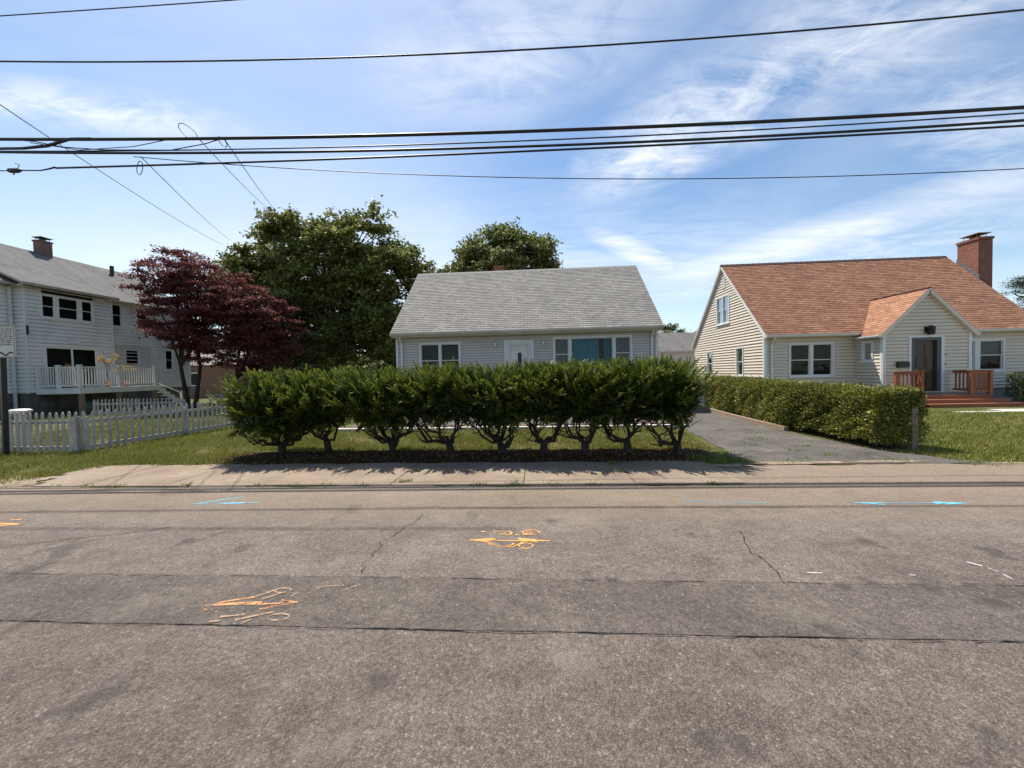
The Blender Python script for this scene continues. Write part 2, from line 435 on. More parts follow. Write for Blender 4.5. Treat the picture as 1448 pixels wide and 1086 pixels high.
def leaves(name, C, m, size, parent=None, upbias=.6, aspect=.6, axis=None, origin=None, jitter=.35):
    """one small folded leaf blade at each point of C"""
    N = len(C)
    a = unit(rng.normal(size=(N, 3)) * np.array([1, 1, .6]) + (0 if axis is None else axis))
    nrm = unit(rng.normal(size=(N, 3)) + np.array([0, 0, upbias * 2]))
    b = unit(np.cross(a, nrm))
    L = (size * (1 + jitter * rng.uniform(-1, 1, N)))[:, None]
    nn = np.cross(b, a)
    v0 = C; v1 = C + a * L * .5 + b * L * aspect * .5 + nn * L * .08; v2 = C + a * L; v3 = C + a * L * .5 - b * L * aspect * .5 + nn * L * .08
    V = np.stack([v0, v1, v2, v3], 1).reshape(-1, 3)
    F = np.arange(4 * N).reshape(-1, 4)
    r = np.repeat(rng.uniform(0, 1, N), 4)
    return fast_mesh(name, V, F, m, parent, np.stack([r, np.zeros_like(r)], 1), origin)

class Frame:
    def __init__(s, o, u, n): s.o, s.u, s.n = Vector(o), Vector(u), Vector(n)
    def P(s, a, z, d=0): return s.o + s.u * a + s.n * d + Vector((0, 0, z))

def siding(name, fr, left, right, z0, z1, holes, h, m, parent, d=.026, jit=.0015):
    """lapped boards with real steps; left/right: functions of z; holes: (s0,s1,z0,z1)"""
    mb = MB()
    n = int(math.ceil((z1 - z0) / h))
    for i in range(n):
        a, b = z0 + i * h, min(z1, z0 + (i + 1) * h)
        jj = random.uniform(-jit, jit)
        cuts = sorted({a, b} | {z for q in holes for z in (q[2], q[3]) if a < z < b})
        for c0, c1 in zip(cuts[:-1], cuts[1:]):
            zm = (c0 + c1) / 2
            L, Rr = left(zm), right(zm)
            if Rr - L < .01: continue
            iv = [(L, Rr)]
            for q in holes:
                if q[2] < zm < q[3]:
                    nv = []
                    for s0, s1 in iv:
                        if q[1] <= s0 or q[0] >= s1: nv.append((s0, s1)); continue
                        if q[0] > s0: nv.append((s0, q[0]))
                        if q[1] < s1: nv.append((q[1], s1))
                    iv = nv
            o0 = (d + jj) * (1 - (c0 - a) / h) + .001; o1 = (d + jj) * (1 - (c1 - a) / h) + .001
            for s0, s1 in iv:
                e0 = left(c0) if s0 == L else s0; e1 = left(c1) if s0 == L else s0
                g0 = right(c0) if s1 == Rr else s1; g1 = right(c1) if s1 == Rr else s1
                g = min(.27 * h, (c1 - c0) * .4) if c0 == a else 0
                if c0 == a:
                    mb.face([fr.P(e0, c0, -.03), fr.P(g0, c0, -.03), fr.P(g0, c0 + g, -.03), fr.P(e0, c0 + g, -.03)])
                    mb.face([fr.P(e0, c0, 0), fr.P(g0, c0, 0), fr.P(g0, c0, -.03), fr.P(e0, c0, -.03)])
                    mb.face([fr.P(e0, c0 + g, -.03), fr.P(g0, c0 + g, -.03), fr.P(g0, c0 + g, o0), fr.P(e0, c0 + g, o0)])
                mb.face([fr.P(e0, c0 + g, o0), fr.P(g0, c0 + g, o0), fr.P(g1, c1, o1), fr.P(e1, c1, o1)])
    return mb.build(name, m, parent)

def window(fr, s0, s1, z0, z1, parent, trim='trim_white', cols=(1,), case=.075, rail=True, blind=None, room='interior', sill=True, mull=.08, fixed=(), depth=.5, label=None):
    """cased window: casing + mullions + sash, glass, dark room box behind"""
    w = MB()
    d0, d1 = -.05, .038
    w.obox(fr, s0, s1, z1 - case, z1, d0, d1); w.obox(fr, s0, s0 + case, z0, z1 - case, d0, d1); w.obox(fr, s1 - case, s1, z0, z1 - case, d0, d1)
    w.obox(fr, s0 + case, s1 - case, z0, z0 + case * .8, d0, d1)
    if sill: w.obox(fr, s0 - .03, s1 + .03, z0 - .045, z0, d0, .065)
    a, b = s0 + case, s1 - case; zl, zh = z0 + case * .8, z1 - case
    tot = sum(cols); span = (b - a) - mull * (len(cols) - 1)
    x = a; cells = []
    for i, c in enumerate(cols):
        e = x + span * c / tot; cells.append((x, e, i in fixed))
        if i < len(cols) - 1: w.obox(fr, e, e + mull, zl, zh, d0, .034)
        x = e + mull
    # sashes are part of the same joinery but a separate mesh
    sa = MB(); gl = MB(); t = .032
    for (p, q, fx) in cells:
        if fx or not rail:
            for (u0, u1, v0, v1) in ((p, p + t, zl, zh), (q - t, q, zl, zh), (p + t, q - t, zl, zl + t), (p + t, q - t, zh - t, zh)):
                sa.obox(fr, u0, u1, v0, v1, -.045, .0)
            gl.face([fr.P(p + t, zl + t, -.025), fr.P(q - t, zl + t, -.025), fr.P(q - t, zh - t, -.025), fr.P(p + t, zh - t, -.025)])
        else:
            zm = (zl + zh) / 2
            for (v0, v1, dd) in ((zm - .018, zh, 0), (zl, zm + .018, -.022)):
                sa.obox(fr, p, p + t, v0, v1, -.045 + dd, .0 + dd); sa.obox(fr, q - t, q, v0, v1, -.045 + dd, .0 + dd)
                sa.obox(fr, p + t, q - t, v0, v0 + t, -.045 + dd, .0 + dd); sa.obox(fr, p + t, q - t, v1 - t, v1, -.045 + dd, .0 + dd)
                gl.face([fr.P(p + t, v0 + t, -.025 + dd), fr.P(q - t, v0 + t, -.025 + dd), fr.P(q - t, v1 - t, -.025 + dd), fr.P(p + t, v1 - t, -.025 + dd)])
    wo = w.build('window', M[trim], parent)
    if label: wo['label'] = label
    sa.build('sash', M[trim], wo)
    gl.build('pane', M['glass'], wo)
    r = MB(); D = -depth
    P = fr.P
    A = [P(a, zl, -.051), P(b, zl, -.051), P(b, zh, -.051), P(a, zh, -.051)]; B = [P(a, zl, D), P(b, zl, D), P(b, zh, D), P(a, zh, D)]
    r.face(B)
    for i in range(4): j = (i + 1) % 4; r.face([A[i], A[j], B[j], B[i]])
    r.build('reveal', M[room], wo)
    if blind:
        for (ci, frac, mat_, wavy) in blind:
            p, q, _ = cells[ci]
            bl = MB(); zb = zh - (zh - zl) * frac; n = 22
            if wavy:
                for (u0, u1) in wavy:
                    pu, qu = p + (q - p) * u0, p + (q - p) * u1
                    for k in range(n):
                        f0, f1 = k / n, (k + 1) / n
                        y0 = -.14 + .03 * math.sin(f0 * 38); y1 = -.14 + .03 * math.sin(f1 * 38)
                        bl.face([P(pu + (qu - pu) * f0, zb, y0), P(pu + (qu - pu) * f1, zb, y1), P(pu + (qu - pu) * f1, zh, y1), P(pu + (qu - pu) * f0, zh, y0)])
                bl.build('curtain', M[mat_], wo)
            else:
                k = int((zh - zb) / .035)
                for i in range(k):
                    zz = zh - i * .035
                    bl.face([P(p, zz - .034, -.085), P(q, zz - .034, -.085), P(q, zz, -.098), P(p, zz, -.098)])
                bl.build('blind', M[mat_], wo)
    return (s0, s1, z0, z1)

def roof_slope(mb, e0, e1, r0, r1, course=.145, lift=.011, uoff=0):
    """shingle courses, each with a real butt edge"""
    e0, e1, r0, r1 = map(Vector, (e0, e1, r0, r1))
    L = ((r0 - e0).length + (r1 - e1).length) / 2
    nrm = (e1 - e0).cross(r0 - e0).normalized()
    if nrm.z < 0: nrm = -nrm
    n = max(1, int(L / course))
    du = (e1 - e0).normalized()
    for i in range(n):
        t0, t1 = i / n, (i + 1) / n
        a, b = e0.lerp(r0, t0), e1.lerp(r1, t0); c, d = e1.lerp(r1, t1), e0.lerp(r0, t1)
        segs = max(1, int((b - a).length / .9))
        u = lambda p: (p - e0).dot(du) + uoff
        up = nrm * lift
        for k in range(segs):
            f0, f1 = k / segs, (k + 1) / segs
            A, B, C_, D = a.lerp(b, f0), a.lerp(b, f1), d.lerp(c, f1), d.lerp(c, f0)
            v0, v1 = i * .145, (i + 1) * .145
            mb.face([A + up, B + up, C_, D], [(u(A), v0 + .004), (u(B), v0 + .004), (u(C_), v1), (u(D), v1)])
            mb.face([A, B, B + up, A + up], [(u(A), v0), (u(B), v0), (u(B), v0 + .004), (u(A), v0 + .004)])
    return mb

def slab_under(mb, e0, e1, r0, r1, th=.05):
    q = [Vector(x) - Vector((0, 0, .004)) for x in (e0, e1, r1, r0)]
    l = [x - Vector((0, 0, th)) for x in q]
    mb.face(l)
    for i in range(4): j = (i + 1) % 4; mb.face([q[i], q[j], l[j], l[i]])

def gutter(mb, p, q, out, w=.11, h=.10):
    """K-style gutter run from p to q; out = outward unit vector; p,q = top back edge"""
    p, q, out = Vector(p), Vector(q), Vector(out)
    prof = [(0, 0), (0, -h), (w * .7, -h), (w, -.035), (w, 0), (w - .012, 0), (w - .012, -.03), (w * .66, -h + .01), (.012, -h + .01)]
    z = Vector((0, 0, 1))
    for (a, b) in zip(prof, prof[1:]):
        mb.face([p + out * a[0] + z * a[1], q + out * a[0] + z * a[1], q + out * b[0] + z * b[1], p + out * b[0] + z * b[1]])
    for e in (p, q): mb.face([e + out * a[0] + z * a[1] for a in (prof[0], prof[1], prof[2], prof[3], prof[4])])

def downspout(mb, fr, s, ztop, zbot, d_out=.25):
    P = fr.P
    pts = [P(s, ztop, d_out), P(s, ztop - .08, d_out), P(s, ztop - .28, .06), P(s, zbot + .12, .06), P(s, zbot, .2)]
    for a, b in zip(pts, pts[1:]): mb.beam(a, b, .085, .06, up=fr.n)

# ------------------------------------------------------------------ SETTING
def struct(o): o['kind'] = 'structure'; return o
def stuff(o, label, cat): return tag(o, label, cat, kind='stuff')

def sheet(name, x0, y0, x1, y1, z, m, edge_n=0, amp=0.0):
    mb = MB()
    if edge_n:
        nx = edge_n
        for k in range(nx):
            a, b = x0 + (x1 - x0) * k / nx, x0 + (x1 - x0) * (k + 1) / nx
            f = lambda x, s: amp * (math.sin(x * 3.1 + s) + .6 * math.sin(x * 7.7 + 2 * s) + .4 * math.sin(x * 17 + s))
            mb.face([(a, y0 + f(a, 1) * .4, z), (b, y0 + f(b, 1) * .4, z), (b, y1 + f(b, 3), z), (a, y1 + f(a, 3), z)])
    else: mb.face([(x0, y0, z), (x1, y0, z), (x1, y1, z), (x0, y1, z)])
    return struct(mb.build(name, m))

mb = MB()
g = 400
for (x0, x1) in ((-g, -40), (-40, 40), (40, g)):
    for (y0, y1) in ((-g, -40), (-40, 60), (60, g)):
        mb.face([(x0, y0, 0), (x1, y0, 0), (x1, y1, 0), (x0, y1, 0)])
struct(mb.build('ground', M['ground']))
# road: straight, edge ragged; beyond x 3 the asphalt runs on to the lawn and the driveway mouth
mb = MB(); nx = 2400; prev = None
for k in range(nx + 1):
    x = -90 + 180 * k / nx
    if x < -8.2: e = 5.42
    elif x < 2.8: e = 5.42
    else: e = 6.50
    e += .05 * math.sin(x * 2.3) + .03 * math.sin(x * 6.1 + 1) + .02 * math.sin(x * 15)
    if prev: mb.face([(prev[0], -6, .006), (x, -6, .006), (x, e, .006), (prev[0], prev[1], .006)])
    prev = (x, e)
struct(mb.build('road', M['asphalt']))
sheet('road_patch', -90, 2.325, 90, 2.915, .010, M['asphalt_patch'], 700, .008)

def strip(mb, pts, w, z, jit=.3):
    """flat ribbon along pts"""
    n = len(pts); L = []; Rr = []
    for i, p in enumerate(pts):
        a = pts[max(0, i - 1)]; b = pts[min(n - 1, i + 1)]
        dx, dy = b[0] - a[0], b[1] - a[1]; l = math.hypot(dx, dy) or 1
        ww = w * (1 + random.uniform(-jit, jit)) / 2
        L.append((p[0] - dy / l * ww, p[1] + dx / l * ww, z)); Rr.append((p[0] + dy / l * ww, p[1] - dx / l * ww, z))
    for i in range(n - 1): mb.face([Rr[i], Rr[i + 1], L[i + 1], L[i]])

mb = MB()
for yb, w in ((2.922, .007), (2.318, .0055)):
    x = -14
    while x < 14:
        L_ = random.uniform(.5, 2.2); pts = []; xx = x
        while xx < x + L_:
            pts.append((xx, yb + .006 * math.sin(xx * 5) + random.uniform(-.006, .006))); xx += .06
        strip(mb, pts, w * random.uniform(.5, 1.15), .014, .7)
        x += L_ + random.uniform(-.02, .10)
def wander(p, q, amp, w, n=26):
    pts = []; off = 0
    for i in range(n + 1):
        t = i / n; off += random.uniform(-amp, amp); off *= .9
        pts.append((p[0] + (q[0] - p[0]) * t + off, p[1] + (q[1] - p[1]) * t + off * .7))
    strip(mb, pts, w, .0145, .7)
wander((1.95, 3.85), (1.82, 2.93), .03, .008)
wander((-1.35, 4.3), (-1.55, 3.55), .03, .006); wander((-1.55, 3.55), (-1.50, 2.93), .03, .005)
wander((-6.0, 3.1), (-4.0, 3.9), .04, .008)
wander((-2.0, 4.52), (3.0, 4.52), .012, .006, 80)  # highest wire's shadow, painted on the road as a thin dark line
struct(mb.build('road_crack_and_wire_shadow', M['crack']))

# sidewalk slabs, with open joints
mb = MB(); xs = [-8.35, -7.08, -5.70, -4.10, -2.17, -.22, 1.36, 2.85]
for a, b in zip(xs, xs[1:]):
    n = 8
    for k in range(n):
        u0, u1 = a + .006 + (b - a - .012) * k / n, a + .006 + (b - a - .012) * (k + 1) / n
        f = lambda x: 6.80 + .03 * math.sin(x * 4) + .02 * math.sin(x * 11)
        y0a = 5.44 if u0 > -7.9 else 5.44 + (-7.9 - u0) * 1.6
        zt = .016 + .002 * math.sin(a * 9)
        mb.face([(u0, y0a, zt), (u1, y0a, zt), (u1, f(u1), zt), (u0, f(u0), zt)])
        mb.face([(u0, y0a, .0), (u1, y0a, .0), (u1, y0a, zt), (u0, y0a, zt)])
    for u in (a + .006, b - .006): mb.face([(u, 5.44, 0), (u, 6.8, 0), (u, 6.8, zt), (u, 5.44, zt)])
struct(mb.build('sidewalk', M['concrete']))
# dusty dirt margins
mb = MB()
for (cx, cy, rx, ry, z) in ((-10.8, 5.50, 2.6, .16, .012), (-8.6, 5.75, .5, .30, .013), (4.2, 6.60, .9, .09, .018), (5.7, 6.66, .6, .07, .0185), (3.1, 6.45, .35, .12, .0165), (8.5, 6.50, 1.6, .07, .013)):
    pts = []
    for k in range(40):
        t = 6.283 * k / 40; r = 1 + .22 * math.sin(t * 5 + cx) + .15 * math.sin(t * 9 + cy)
        pts.append((cx + rx * r * math.cos(t), cy + ry * r * math.sin(t), z))
    for k in range(40): mb.face([(cx, cy, z), pts[k], pts[(k + 1) % 40]])
struct(mb.build('dirt_margin', M['dirt']))
# driveway with a flared mouth
mb = MB(); rows = [(6.53, 3.25, 7.3), (6.75, 3.38, 6.9), (7.4, 3.55, 6.45), (8.5, 3.72, 6.22), (10, 3.86, 6.10), (12, 4.0, 6.22), (16, 5.15, 6.55), (22, 5.35, 9.6), (29, 5.4, 12.5)]
for (a, b) in zip(rows, rows[1:]):
    n = 6
    for k in range(n):
        f0, f1 = k / n, (k + 1) / n
        i = lambda f, j: a[j] + (b[j] - a[j]) * f
        wob = lambda y: .04 * math.sin(y * 5) + .03 * math.sin(y * 13)
        y0, y1 = i(f0, 0), i(f1, 0)
        mb.face([(i(f0, 1) + wob(y0), y0, .012), (i(f0, 2) - wob(y0), y0, .012), (i(f1, 2) - wob(y1), y1, .012), (i(f1, 1) + wob(y1), y1, .012)])
struct(mb.build('driveway', M['asphalt_drive']))
sheet('front_pad', -6.0, 11.25, 3.95, 14.6, .012, M['asphalt_drive'])
mb = MB()
x = -5.9
while x < 3.75:
    L_ = random.uniform(.8, 1.1); mb.box(x, 10.86, 0, x + L_ - .012, 11.04, .075 + random.uniform(-.008, .008)); x += L_
struct(mb.build('path_kerb', M['kerbstone']))
mb = MB(); x = -5.9
while x < 3.75:
    mb.box(x, 11.05, 0, x + .19, 11.15, .10 + random.uniform(-.01, .01)); x += .205
struct(mb.build('brick_edging', M['paver']))
# mulch mound under the yews
mb = MB(); nx, ny = 90, 14
def mulch_z(x, y):
    fx = (x + 1.6) / 4.9; fy = (y - 7.37) / .66; r = min(1, fx ** 6 + fy ** 2)
    return .004 + .028 * (1 - r) + .008 * math.sin(x * 9 + y * 5) * (1 - r)
for i in range(nx):
    for j in range(ny):
        X = [-6.5 + 9.7 * (i + a) / nx for a in (0, 1)]; Yy = [6.74 + 1.26 * (j + a) / ny for a in (0, 1)]
        mb.face([(X[0], Yy[0], mulch_z(X[0], Yy[0])), (X[1], Yy[0], mulch_z(X[1], Yy[0])), (X[1], Yy[1], mulch_z(X[1], Yy[1])), (X[0], Yy[1], mulch_z(X[0], Yy[1]))])
struct(mb.build('mulch_bed', M['mulch'], smooth=True))
# front walk of the right-hand house
sheet('front_walk', 15.2, 13.25, 26, 14.05, .014, M['kerbstone'])
mb = MB(); mb.box(13.6, 13.2, 0, 15.2, 13.5, .02); struct(mb.build('walk_slab', M['kerbstone']))

# ------------------------------------------------------------------ GREY HOUSE (middle)
def grey_house():
    h = thing('grey_house', (-.5, 19.8, 0), 'low grey vinyl-sided house with grey shingle roof behind the yew row', 'house')
    X0, X1, Yf, Yb = -5.92, 4.92, 16.0, 23.9
    F = Frame((0, Yf, 0), (1, 0, 0), (0, -1, 0))
    S = 'siding_grey'
    zt = 3.22
    holes = []
    holes.append(window(F, -4.93, -3.15, 1.45, 2.97, h, 'trim_grey', (1, 1), sill=True))
    holes.append(window(F, .69, 3.91, 1.62, 3.06, h, 'trim_grey', (.58, 1.72, .62), fixed=(1,), mull=.10,
                        blind=[(1, 1.0, 'curtain', [(.03, .68), (.80, 1.0)]), (0, .8, 'blind', None), (2, .9, 'blind', None)],
                        label='wide three-part picture window with teal curtain'))
    dz = .62
    holes.append((-1.33, -.10, dz, 2.97))
    siding('wall', F, lambda z: X0 + .09, lambda z: X1 - .09, .55, zt, holes, .112, M[S], h)
    for nm, fr, a, b in (('side_wall', Frame((X0, 0, 0), (0, 1, 0), (-1, 0, 0)), Yf, Yb), ('side_wall', Frame((X1, 0, 0), (0, 1, 0), (1, 0, 0)), Yf, Yb)):
        zr = 6.62; ym = (Yf + Yb) / 2
        siding(nm, fr, lambda z: a + max(0, (z - zt) / (zr - zt)) * (ym - a), lambda z: b - max(0, (z - zt) / (zr - zt)) * (b - ym), .55, zr, [], .112, M[S], h)
    B = Frame((0, Yb, 0), (1, 0, 0), (0, 1, 0))
    siding('rear_wall', B, lambda z: X0, lambda z: X1, .55, zt, [], .112, M[S], h)
    mb = MB(); mb.box(X0 + .03, Yf + .03, 0, X1 - .03, Yb - .03, .56); mb.build('foundation', M['foundation_pale'], h)
    for s in (X0, X1 - .09):
        mb = MB(); mb.obox(F, s, s + .09, .55, zt, -.01, .036); mb.build('corner_board', M['trim_grey'], h)
    # door
    mb = MB()
    for a in ((-1.33, -1.19, dz, 2.97), (-.24, -.10, dz, 2.97), (-1.19, -.24, 2.84, 2.97)): mb.obox(F, *a, -.05, .045)
    for a in ((-1.19, -1.10, dz, 2.84), (-.33, -.24, dz, 2.84), (-1.10, -.33, 2.77, 2.84)): mb.obox(F, *a, -.06, .02)
    mb.build('door_frame', M['trim_grey'], h)
    mb = MB(); mb.obox(F, -1.10, -.79, dz, 2.77, -.09, -.05); mb.obox(F, -.59, -.33, dz, 2.77, -.09, -.05)
    mb.obox(F, -.79, -.59, 2.47, 2.77, -.09, -.05); mb.obox(F, -.79, -.59, dz, 1.75, -.09, -.05)
    for k in range(16): mb.obox(F, -1.09 + k * .047, -1.075 + k * .047, 2.50, 2.75, -.05, -.044)
    do = mb.build('door', M['door_white'], h)
    mb = MB(); mb.obox(F, -.77, -.61, 1.77, 2.45, -.14, -.12); mb.build('door_room', M['interior'], do)
    mb = MB()
    for a in ((-.80, -.77, 1.74, 2.48), (-.61, -.58, 1.74, 2.48), (-.77, -.61, 2.45, 2.48), (-.77, -.61, 1.74, 1.77)): mb.obox(F, *a, -.05, -.03)
    mb.build('lite_frame', M['trim_grey'], do)
    mb = MB(); mb.face([F.P(-.77, 1.77, -.07), F.P(-.61, 1.77, -.07), F.P(-.61, 2.45, -.07), F.P(-.77, 2.45, -.07)]); mb.build('pane', M['glass'], do)
    mb = MB(); mb.tube([F.P(-.40, 1.62, -.05), F.P(-.40, 1.62, .01)], .028, 8); mb.build('handle', M['brass'], do)
    mb = MB(); mb.box(-1.5, 15.0, 0, .1, 15.96, .45); mb.box(-1.3, 14.7, 0, -.1, 15.0, .22); mb.build('door_step', M['kerbstone'], h)
    # lanterns
    for s in (-1.68, .30):
        mb = MB(); c = F.P(s, 2.72, .11)
        mb.obox(F, s - .045, s + .045, 2.66, 2.98, 0, .022)
        mb.tube([F.P(s, 2.93, .02), F.P(s, 3.0, .06), F.P(s, 2.98, .11), F.P(s, 2.92, .11)], .011, 6)
        mb.lathe(c, [(.001, .24), (.06, .18), (.07, .17), (.065, .16)][::-1], 8); mb.lathe(c, [(.03, -.04), (.05, -.02), (.055, 0)], 8)
        lo = mb.build('wall_lantern', M['brass'], h)
        mb = MB(); mb.lathe(c, [(.048, 0), (.058, .08), (.060, .16)], 8); mb.build('lamp_shade', M['lamp_glass'], lo)
    mb = MB(); mb.obox(F, .52, .84, 1.93, 2.06, .02, .035); nb = mb.build('house_number_plate', M['cap_white'], h)
    mb = MB()
    for k, s in enumerate((.57, .64, .71, .77)): mb.obox(F, s, s + .03, 1.955, 2.035, .036, .039)
    mb.build('number', M['trim_grey'], nb)
    # roof
    ex0, ex1 = -6.03, 5.06; ye, ze, yr, zr = 15.62, 3.36, 19.75, 6.83
    yb2 = 2 * yr - ye
    mb = MB()
    mb.cur = 0; roof_slope(mb, (ex0, ye, ze), (ex1, ye, ze), (ex0, yr, zr), (ex1, yr, zr))
    roof_slope(mb, (ex1, yb2, ze), (ex0, yb2, ze), (ex1, yr, zr), (ex0, yr, zr))
    mb.cur = 1; slab_under(mb, (ex0, ye, ze), (ex1, ye, ze), (ex0, yr, zr), (ex1, yr, zr)); slab_under(mb, (ex1, yb2, ze), (ex0, yb2, ze), (ex1, yr, zr), (ex0, yr, zr))
    ro = mb.build('roof', [M['roof_grey'], M['trim_grey']], h)
    mb = MB()
    x = ex0
    while x < ex1 - .05:
        x2 = min(ex1, x + .25)
        mb.face([(x, yr - .14, zr - .100), (x2, yr - .14, zr - .105), (x2, yr, zr + .022), (x, yr, zr + .030)]); mb.face([(x, yr, zr + .030), (x2, yr, zr + .022), (x2, yr + .14, zr - .105), (x, yr + .14, zr - .100)])
        x = x2
    mb.build('ridge_cap', M['roof_ridge_grey'], ro)
    mb = MB(); mb.box(ex0 + .02, 15.66, 3.18, ex1 - .02, 15.69, 3.33); mb.box(ex0 + .02, 15.692, 3.185, ex1 - .02, 15.99, 3.205); mb.build('soffit', M['trim_tan'], h)
    mb = MB(); gutter(mb, (ex0 + .01, 15.655, 3.335), (ex1 - .01, 15.655, 3.335), (0, -1, 0)); mb.build('gutter', M['trim_tan'], h)
    for s in (-5.66, 4.68):
        mb = MB(); downspout(mb, F, s, 3.24, .2, .30); mb.build('downspout', M['trim_grey'], h)
    mb = MB(); mb.box(-2.2, 21.2, 5.2, -1.72, 21.7, 7.42); mb.box(-2.24, 21.16, 7.42, -1.68, 21.74, 7.50); mb.build('chimney', M['brick_red'], h)
grey_house()

# ------------------------------------------------------------------ CREAM HOUSE (right)
def cream_house():
    h = thing('cream_house', (16.1, 22, 0), 'cream-sided house with brown shingle roof, gabled entry and brick chimney', 'house')
    X0, X1, Yf, Yb = 10.4, 21.75, 18.3, 26.05
    yr, zr = 22.17, 7.28; ze = 3.12
    F = Frame((0, Yf, 0), (1, 0, 0), (0, -1, 0)); L = Frame((X0, 0, 0), (0, 1, 0), (-1, 0, 0))
    S = M['siding_cream']; hh = .142
    holes = [window(F, 11.46, 13.40, 1.14, 2.68, h, 'trim_white', (1, 1), blind=None, room='interior_warm', mull=.14),
             window(F, 18.30, 20.53, 1.22, 2.64, h, 'trim_white', (.95, .95), mull=.22, blind=[(1, .5, 'blind', None), (0, .5, 'blind', None)])]
    siding('wall', F, lambda z: X0 + .10, lambda z: X1 - .1, .45, ze, holes, hh, S, h)
    sh = [window(L, 21.46, 22.92, 4.06, 5.62, h, 'trim_white', (1, 1), blind=[(0, 1, 'blind', None), (1, 1, 'blind', None)]),
          window(L, 23.45, 24.20, 1.16, 2.66, h, 'trim_white', (1,)), window(L, 20.06, 20.80, 1.18, 2.68, h, 'trim_white', (1,), blind=[(0, .5, 'blind', None)])]
    sl = (zr - .12 - ze) / (yr - Yf)
    siding('gable_wall', L, lambda z: Yf + .1 if z < ze else Yf + (z - ze) / sl, lambda z: Yb if z < ze else Yb - (z - ze) / sl, .45, zr - .13, sh, hh, S, h)
    siding('gable_wall', Frame((X1, 0, 0), (0, 1, 0), (1, 0, 0)), lambda z: Yf if z < ze else Yf + (z - ze) / sl, lambda z: Yb if z < ze else Yb - (z - ze) / sl, .45, zr - .13, [], hh, S, h)
    siding('rear_wall', Frame((0, Yb, 0), (1, 0, 0), (0, 1, 0)), lambda z: X0, lambda z: X1, .45, ze, [], hh, S, h)
    mb = MB(); mb.box(X0 + .03, Yf + .03, 0, X1 - .03, Yb - .03, .46); mb.build('foundation', M['foundation_pale'], h)
    mb = MB(); mb.obox(F, X0 - .02, X0 + .10, .45, ze, -.005, .03); mb.obox(L, Yf + .006, Yf + .10, .45, ze, -.01, .03); mb.build('corner_board', M['trim_white'], h)
    # gable vent
    mb = MB()
    for k in range(5): z = 6.06 + k * .085; mb.obox(L, 21.96, 22.14, z, z + .05, .0, .03)
    for a in ((21.90, 21.955, 6.02, 6.5), (22.145, 22.20, 6.02, 6.5), (21.955, 22.145, 6.0, 6.045), (21.955, 22.145, 6.48, 6.53)): mb.obox(L, *a, 0, .04)
    mb.build('gable_vent', M['trim_white'], h)
    # rake boards
    mb = MB()
    for (y0, y1) in ((Yf - .30, yr), (Yb + .30, yr)):
        zlo = 2.98
        a, b = Vector((X0 - .06, y0, zlo - .05)), Vector((X0 - .06, y1, zr - .08))
        mb.beam(a, b, .09, .13, up=(1, 0, 0))
    mb.build('rake_board', M['trim_white'], h)
    # main roof
    ex0, ex1 = X0 - .13, 21.93; ye, zee = 17.96, 3.05; ybk = 2 * yr - ye
    mb = MB(); roof_slope(mb, (ex0, ye, zee), (ex1, ye, zee), (ex0, yr, zr + .02), (ex1, yr, zr + .02)); roof_slope(mb, (ex1, ybk, zee - .1), (ex0, ybk, zee - .1), (ex1, yr, zr + .02), (ex0, yr, zr + .02))
    mb.cur = 1; slab_under(mb, (ex0, ye, zee), (ex1, ye, zee), (ex0, yr, zr + .02), (ex1, yr, zr + .02)); slab_under(mb, (ex1, ybk, zee - .1), (ex0, ybk, zee - .1), (ex1, yr, zr + .02), (ex0, yr, zr + .02))
    ro = mb.build('roof', [M['roof_brown'], M['trim_white']], h)
    mb = MB(); x = ex0
    while x < ex1 - .02:
        x2 = min(ex1, x + .28)
        mb.face([(x, yr - .12, zr - .07), (x2, yr - .12, zr - .08), (x2, yr, zr + .055), (x, yr, zr + .07)]); mb.face([(x, yr, zr + .07), (x2, yr, zr + .055), (x2, yr + .12, zr - .08), (x, yr + .12, zr - .07)])
        mb.face([(x, yr - .12, zr - .07), (x, yr, zr + .07), (x, yr + .12, zr - .07)])
        x = x2
    mb.build('ridge_cap', M['roof_ridge'], ro)
    # entry vestibule
    P0, P1, Yp = 14.33, 17.72, 16.93
    G = Frame((0, Yp, 0), (1, 0, 0), (0, -1, 0)); SL = Frame((P0, 0, 0), (0, 1, 0), (-1, 0, 0)); SR = Frame((P1, 0, 0), (0, 1, 0), (1, 0, 0))
    xm, pz, pe = (P0 + P1) / 2, 4.66, 2.90
    dh = (15.33, 16.69, .42, 2.76)
    ss = (pz - .1 - pe) / (xm - P0)
    en = siding('entry_wall', G, lambda z: P0 + .09 if z < pe else P0 + (z - pe) / ss, lambda z: P1 - .09 if z < pe else P1 - (z - pe) / ss, .42, pz - .12, [dh], hh, S, h)
    sw = window(SL, 17.36, 17.94, 1.75, 2.66, h, 'trim_white', (1,), rail=False, case=.085)
    siding('entry_side_wall', SL, lambda z: Yp + .09, lambda z: Yf, .42, pe, [sw], hh, S, h)
    siding('entry_side_wall', SR, lambda z: Yp + .09, lambda z: Yf, .42, pe, [], hh, S, h)
    for a, sf in ((P0 - .025, SL), (P1 - .09, SR)):
        mb = MB(); mb.obox(G, a, a + .115, .42, pe, -.01, .036); mb.obox(sf, Yp + .006, Yp + .09, .42, pe, -.01, .034); mb.build('corner_board', M['trim_white'], h)
    # door
    mb = MB()
    for a in ((15.33, 15.42, .42, 2.76), (16.58, 16.69, .42, 2.76), (15.42, 16.58, 2.69, 2.76)): mb.obox(G, *a, -.05, .04)
    mb.build('door_casing', M['trim_white'], h)
    mb = MB()
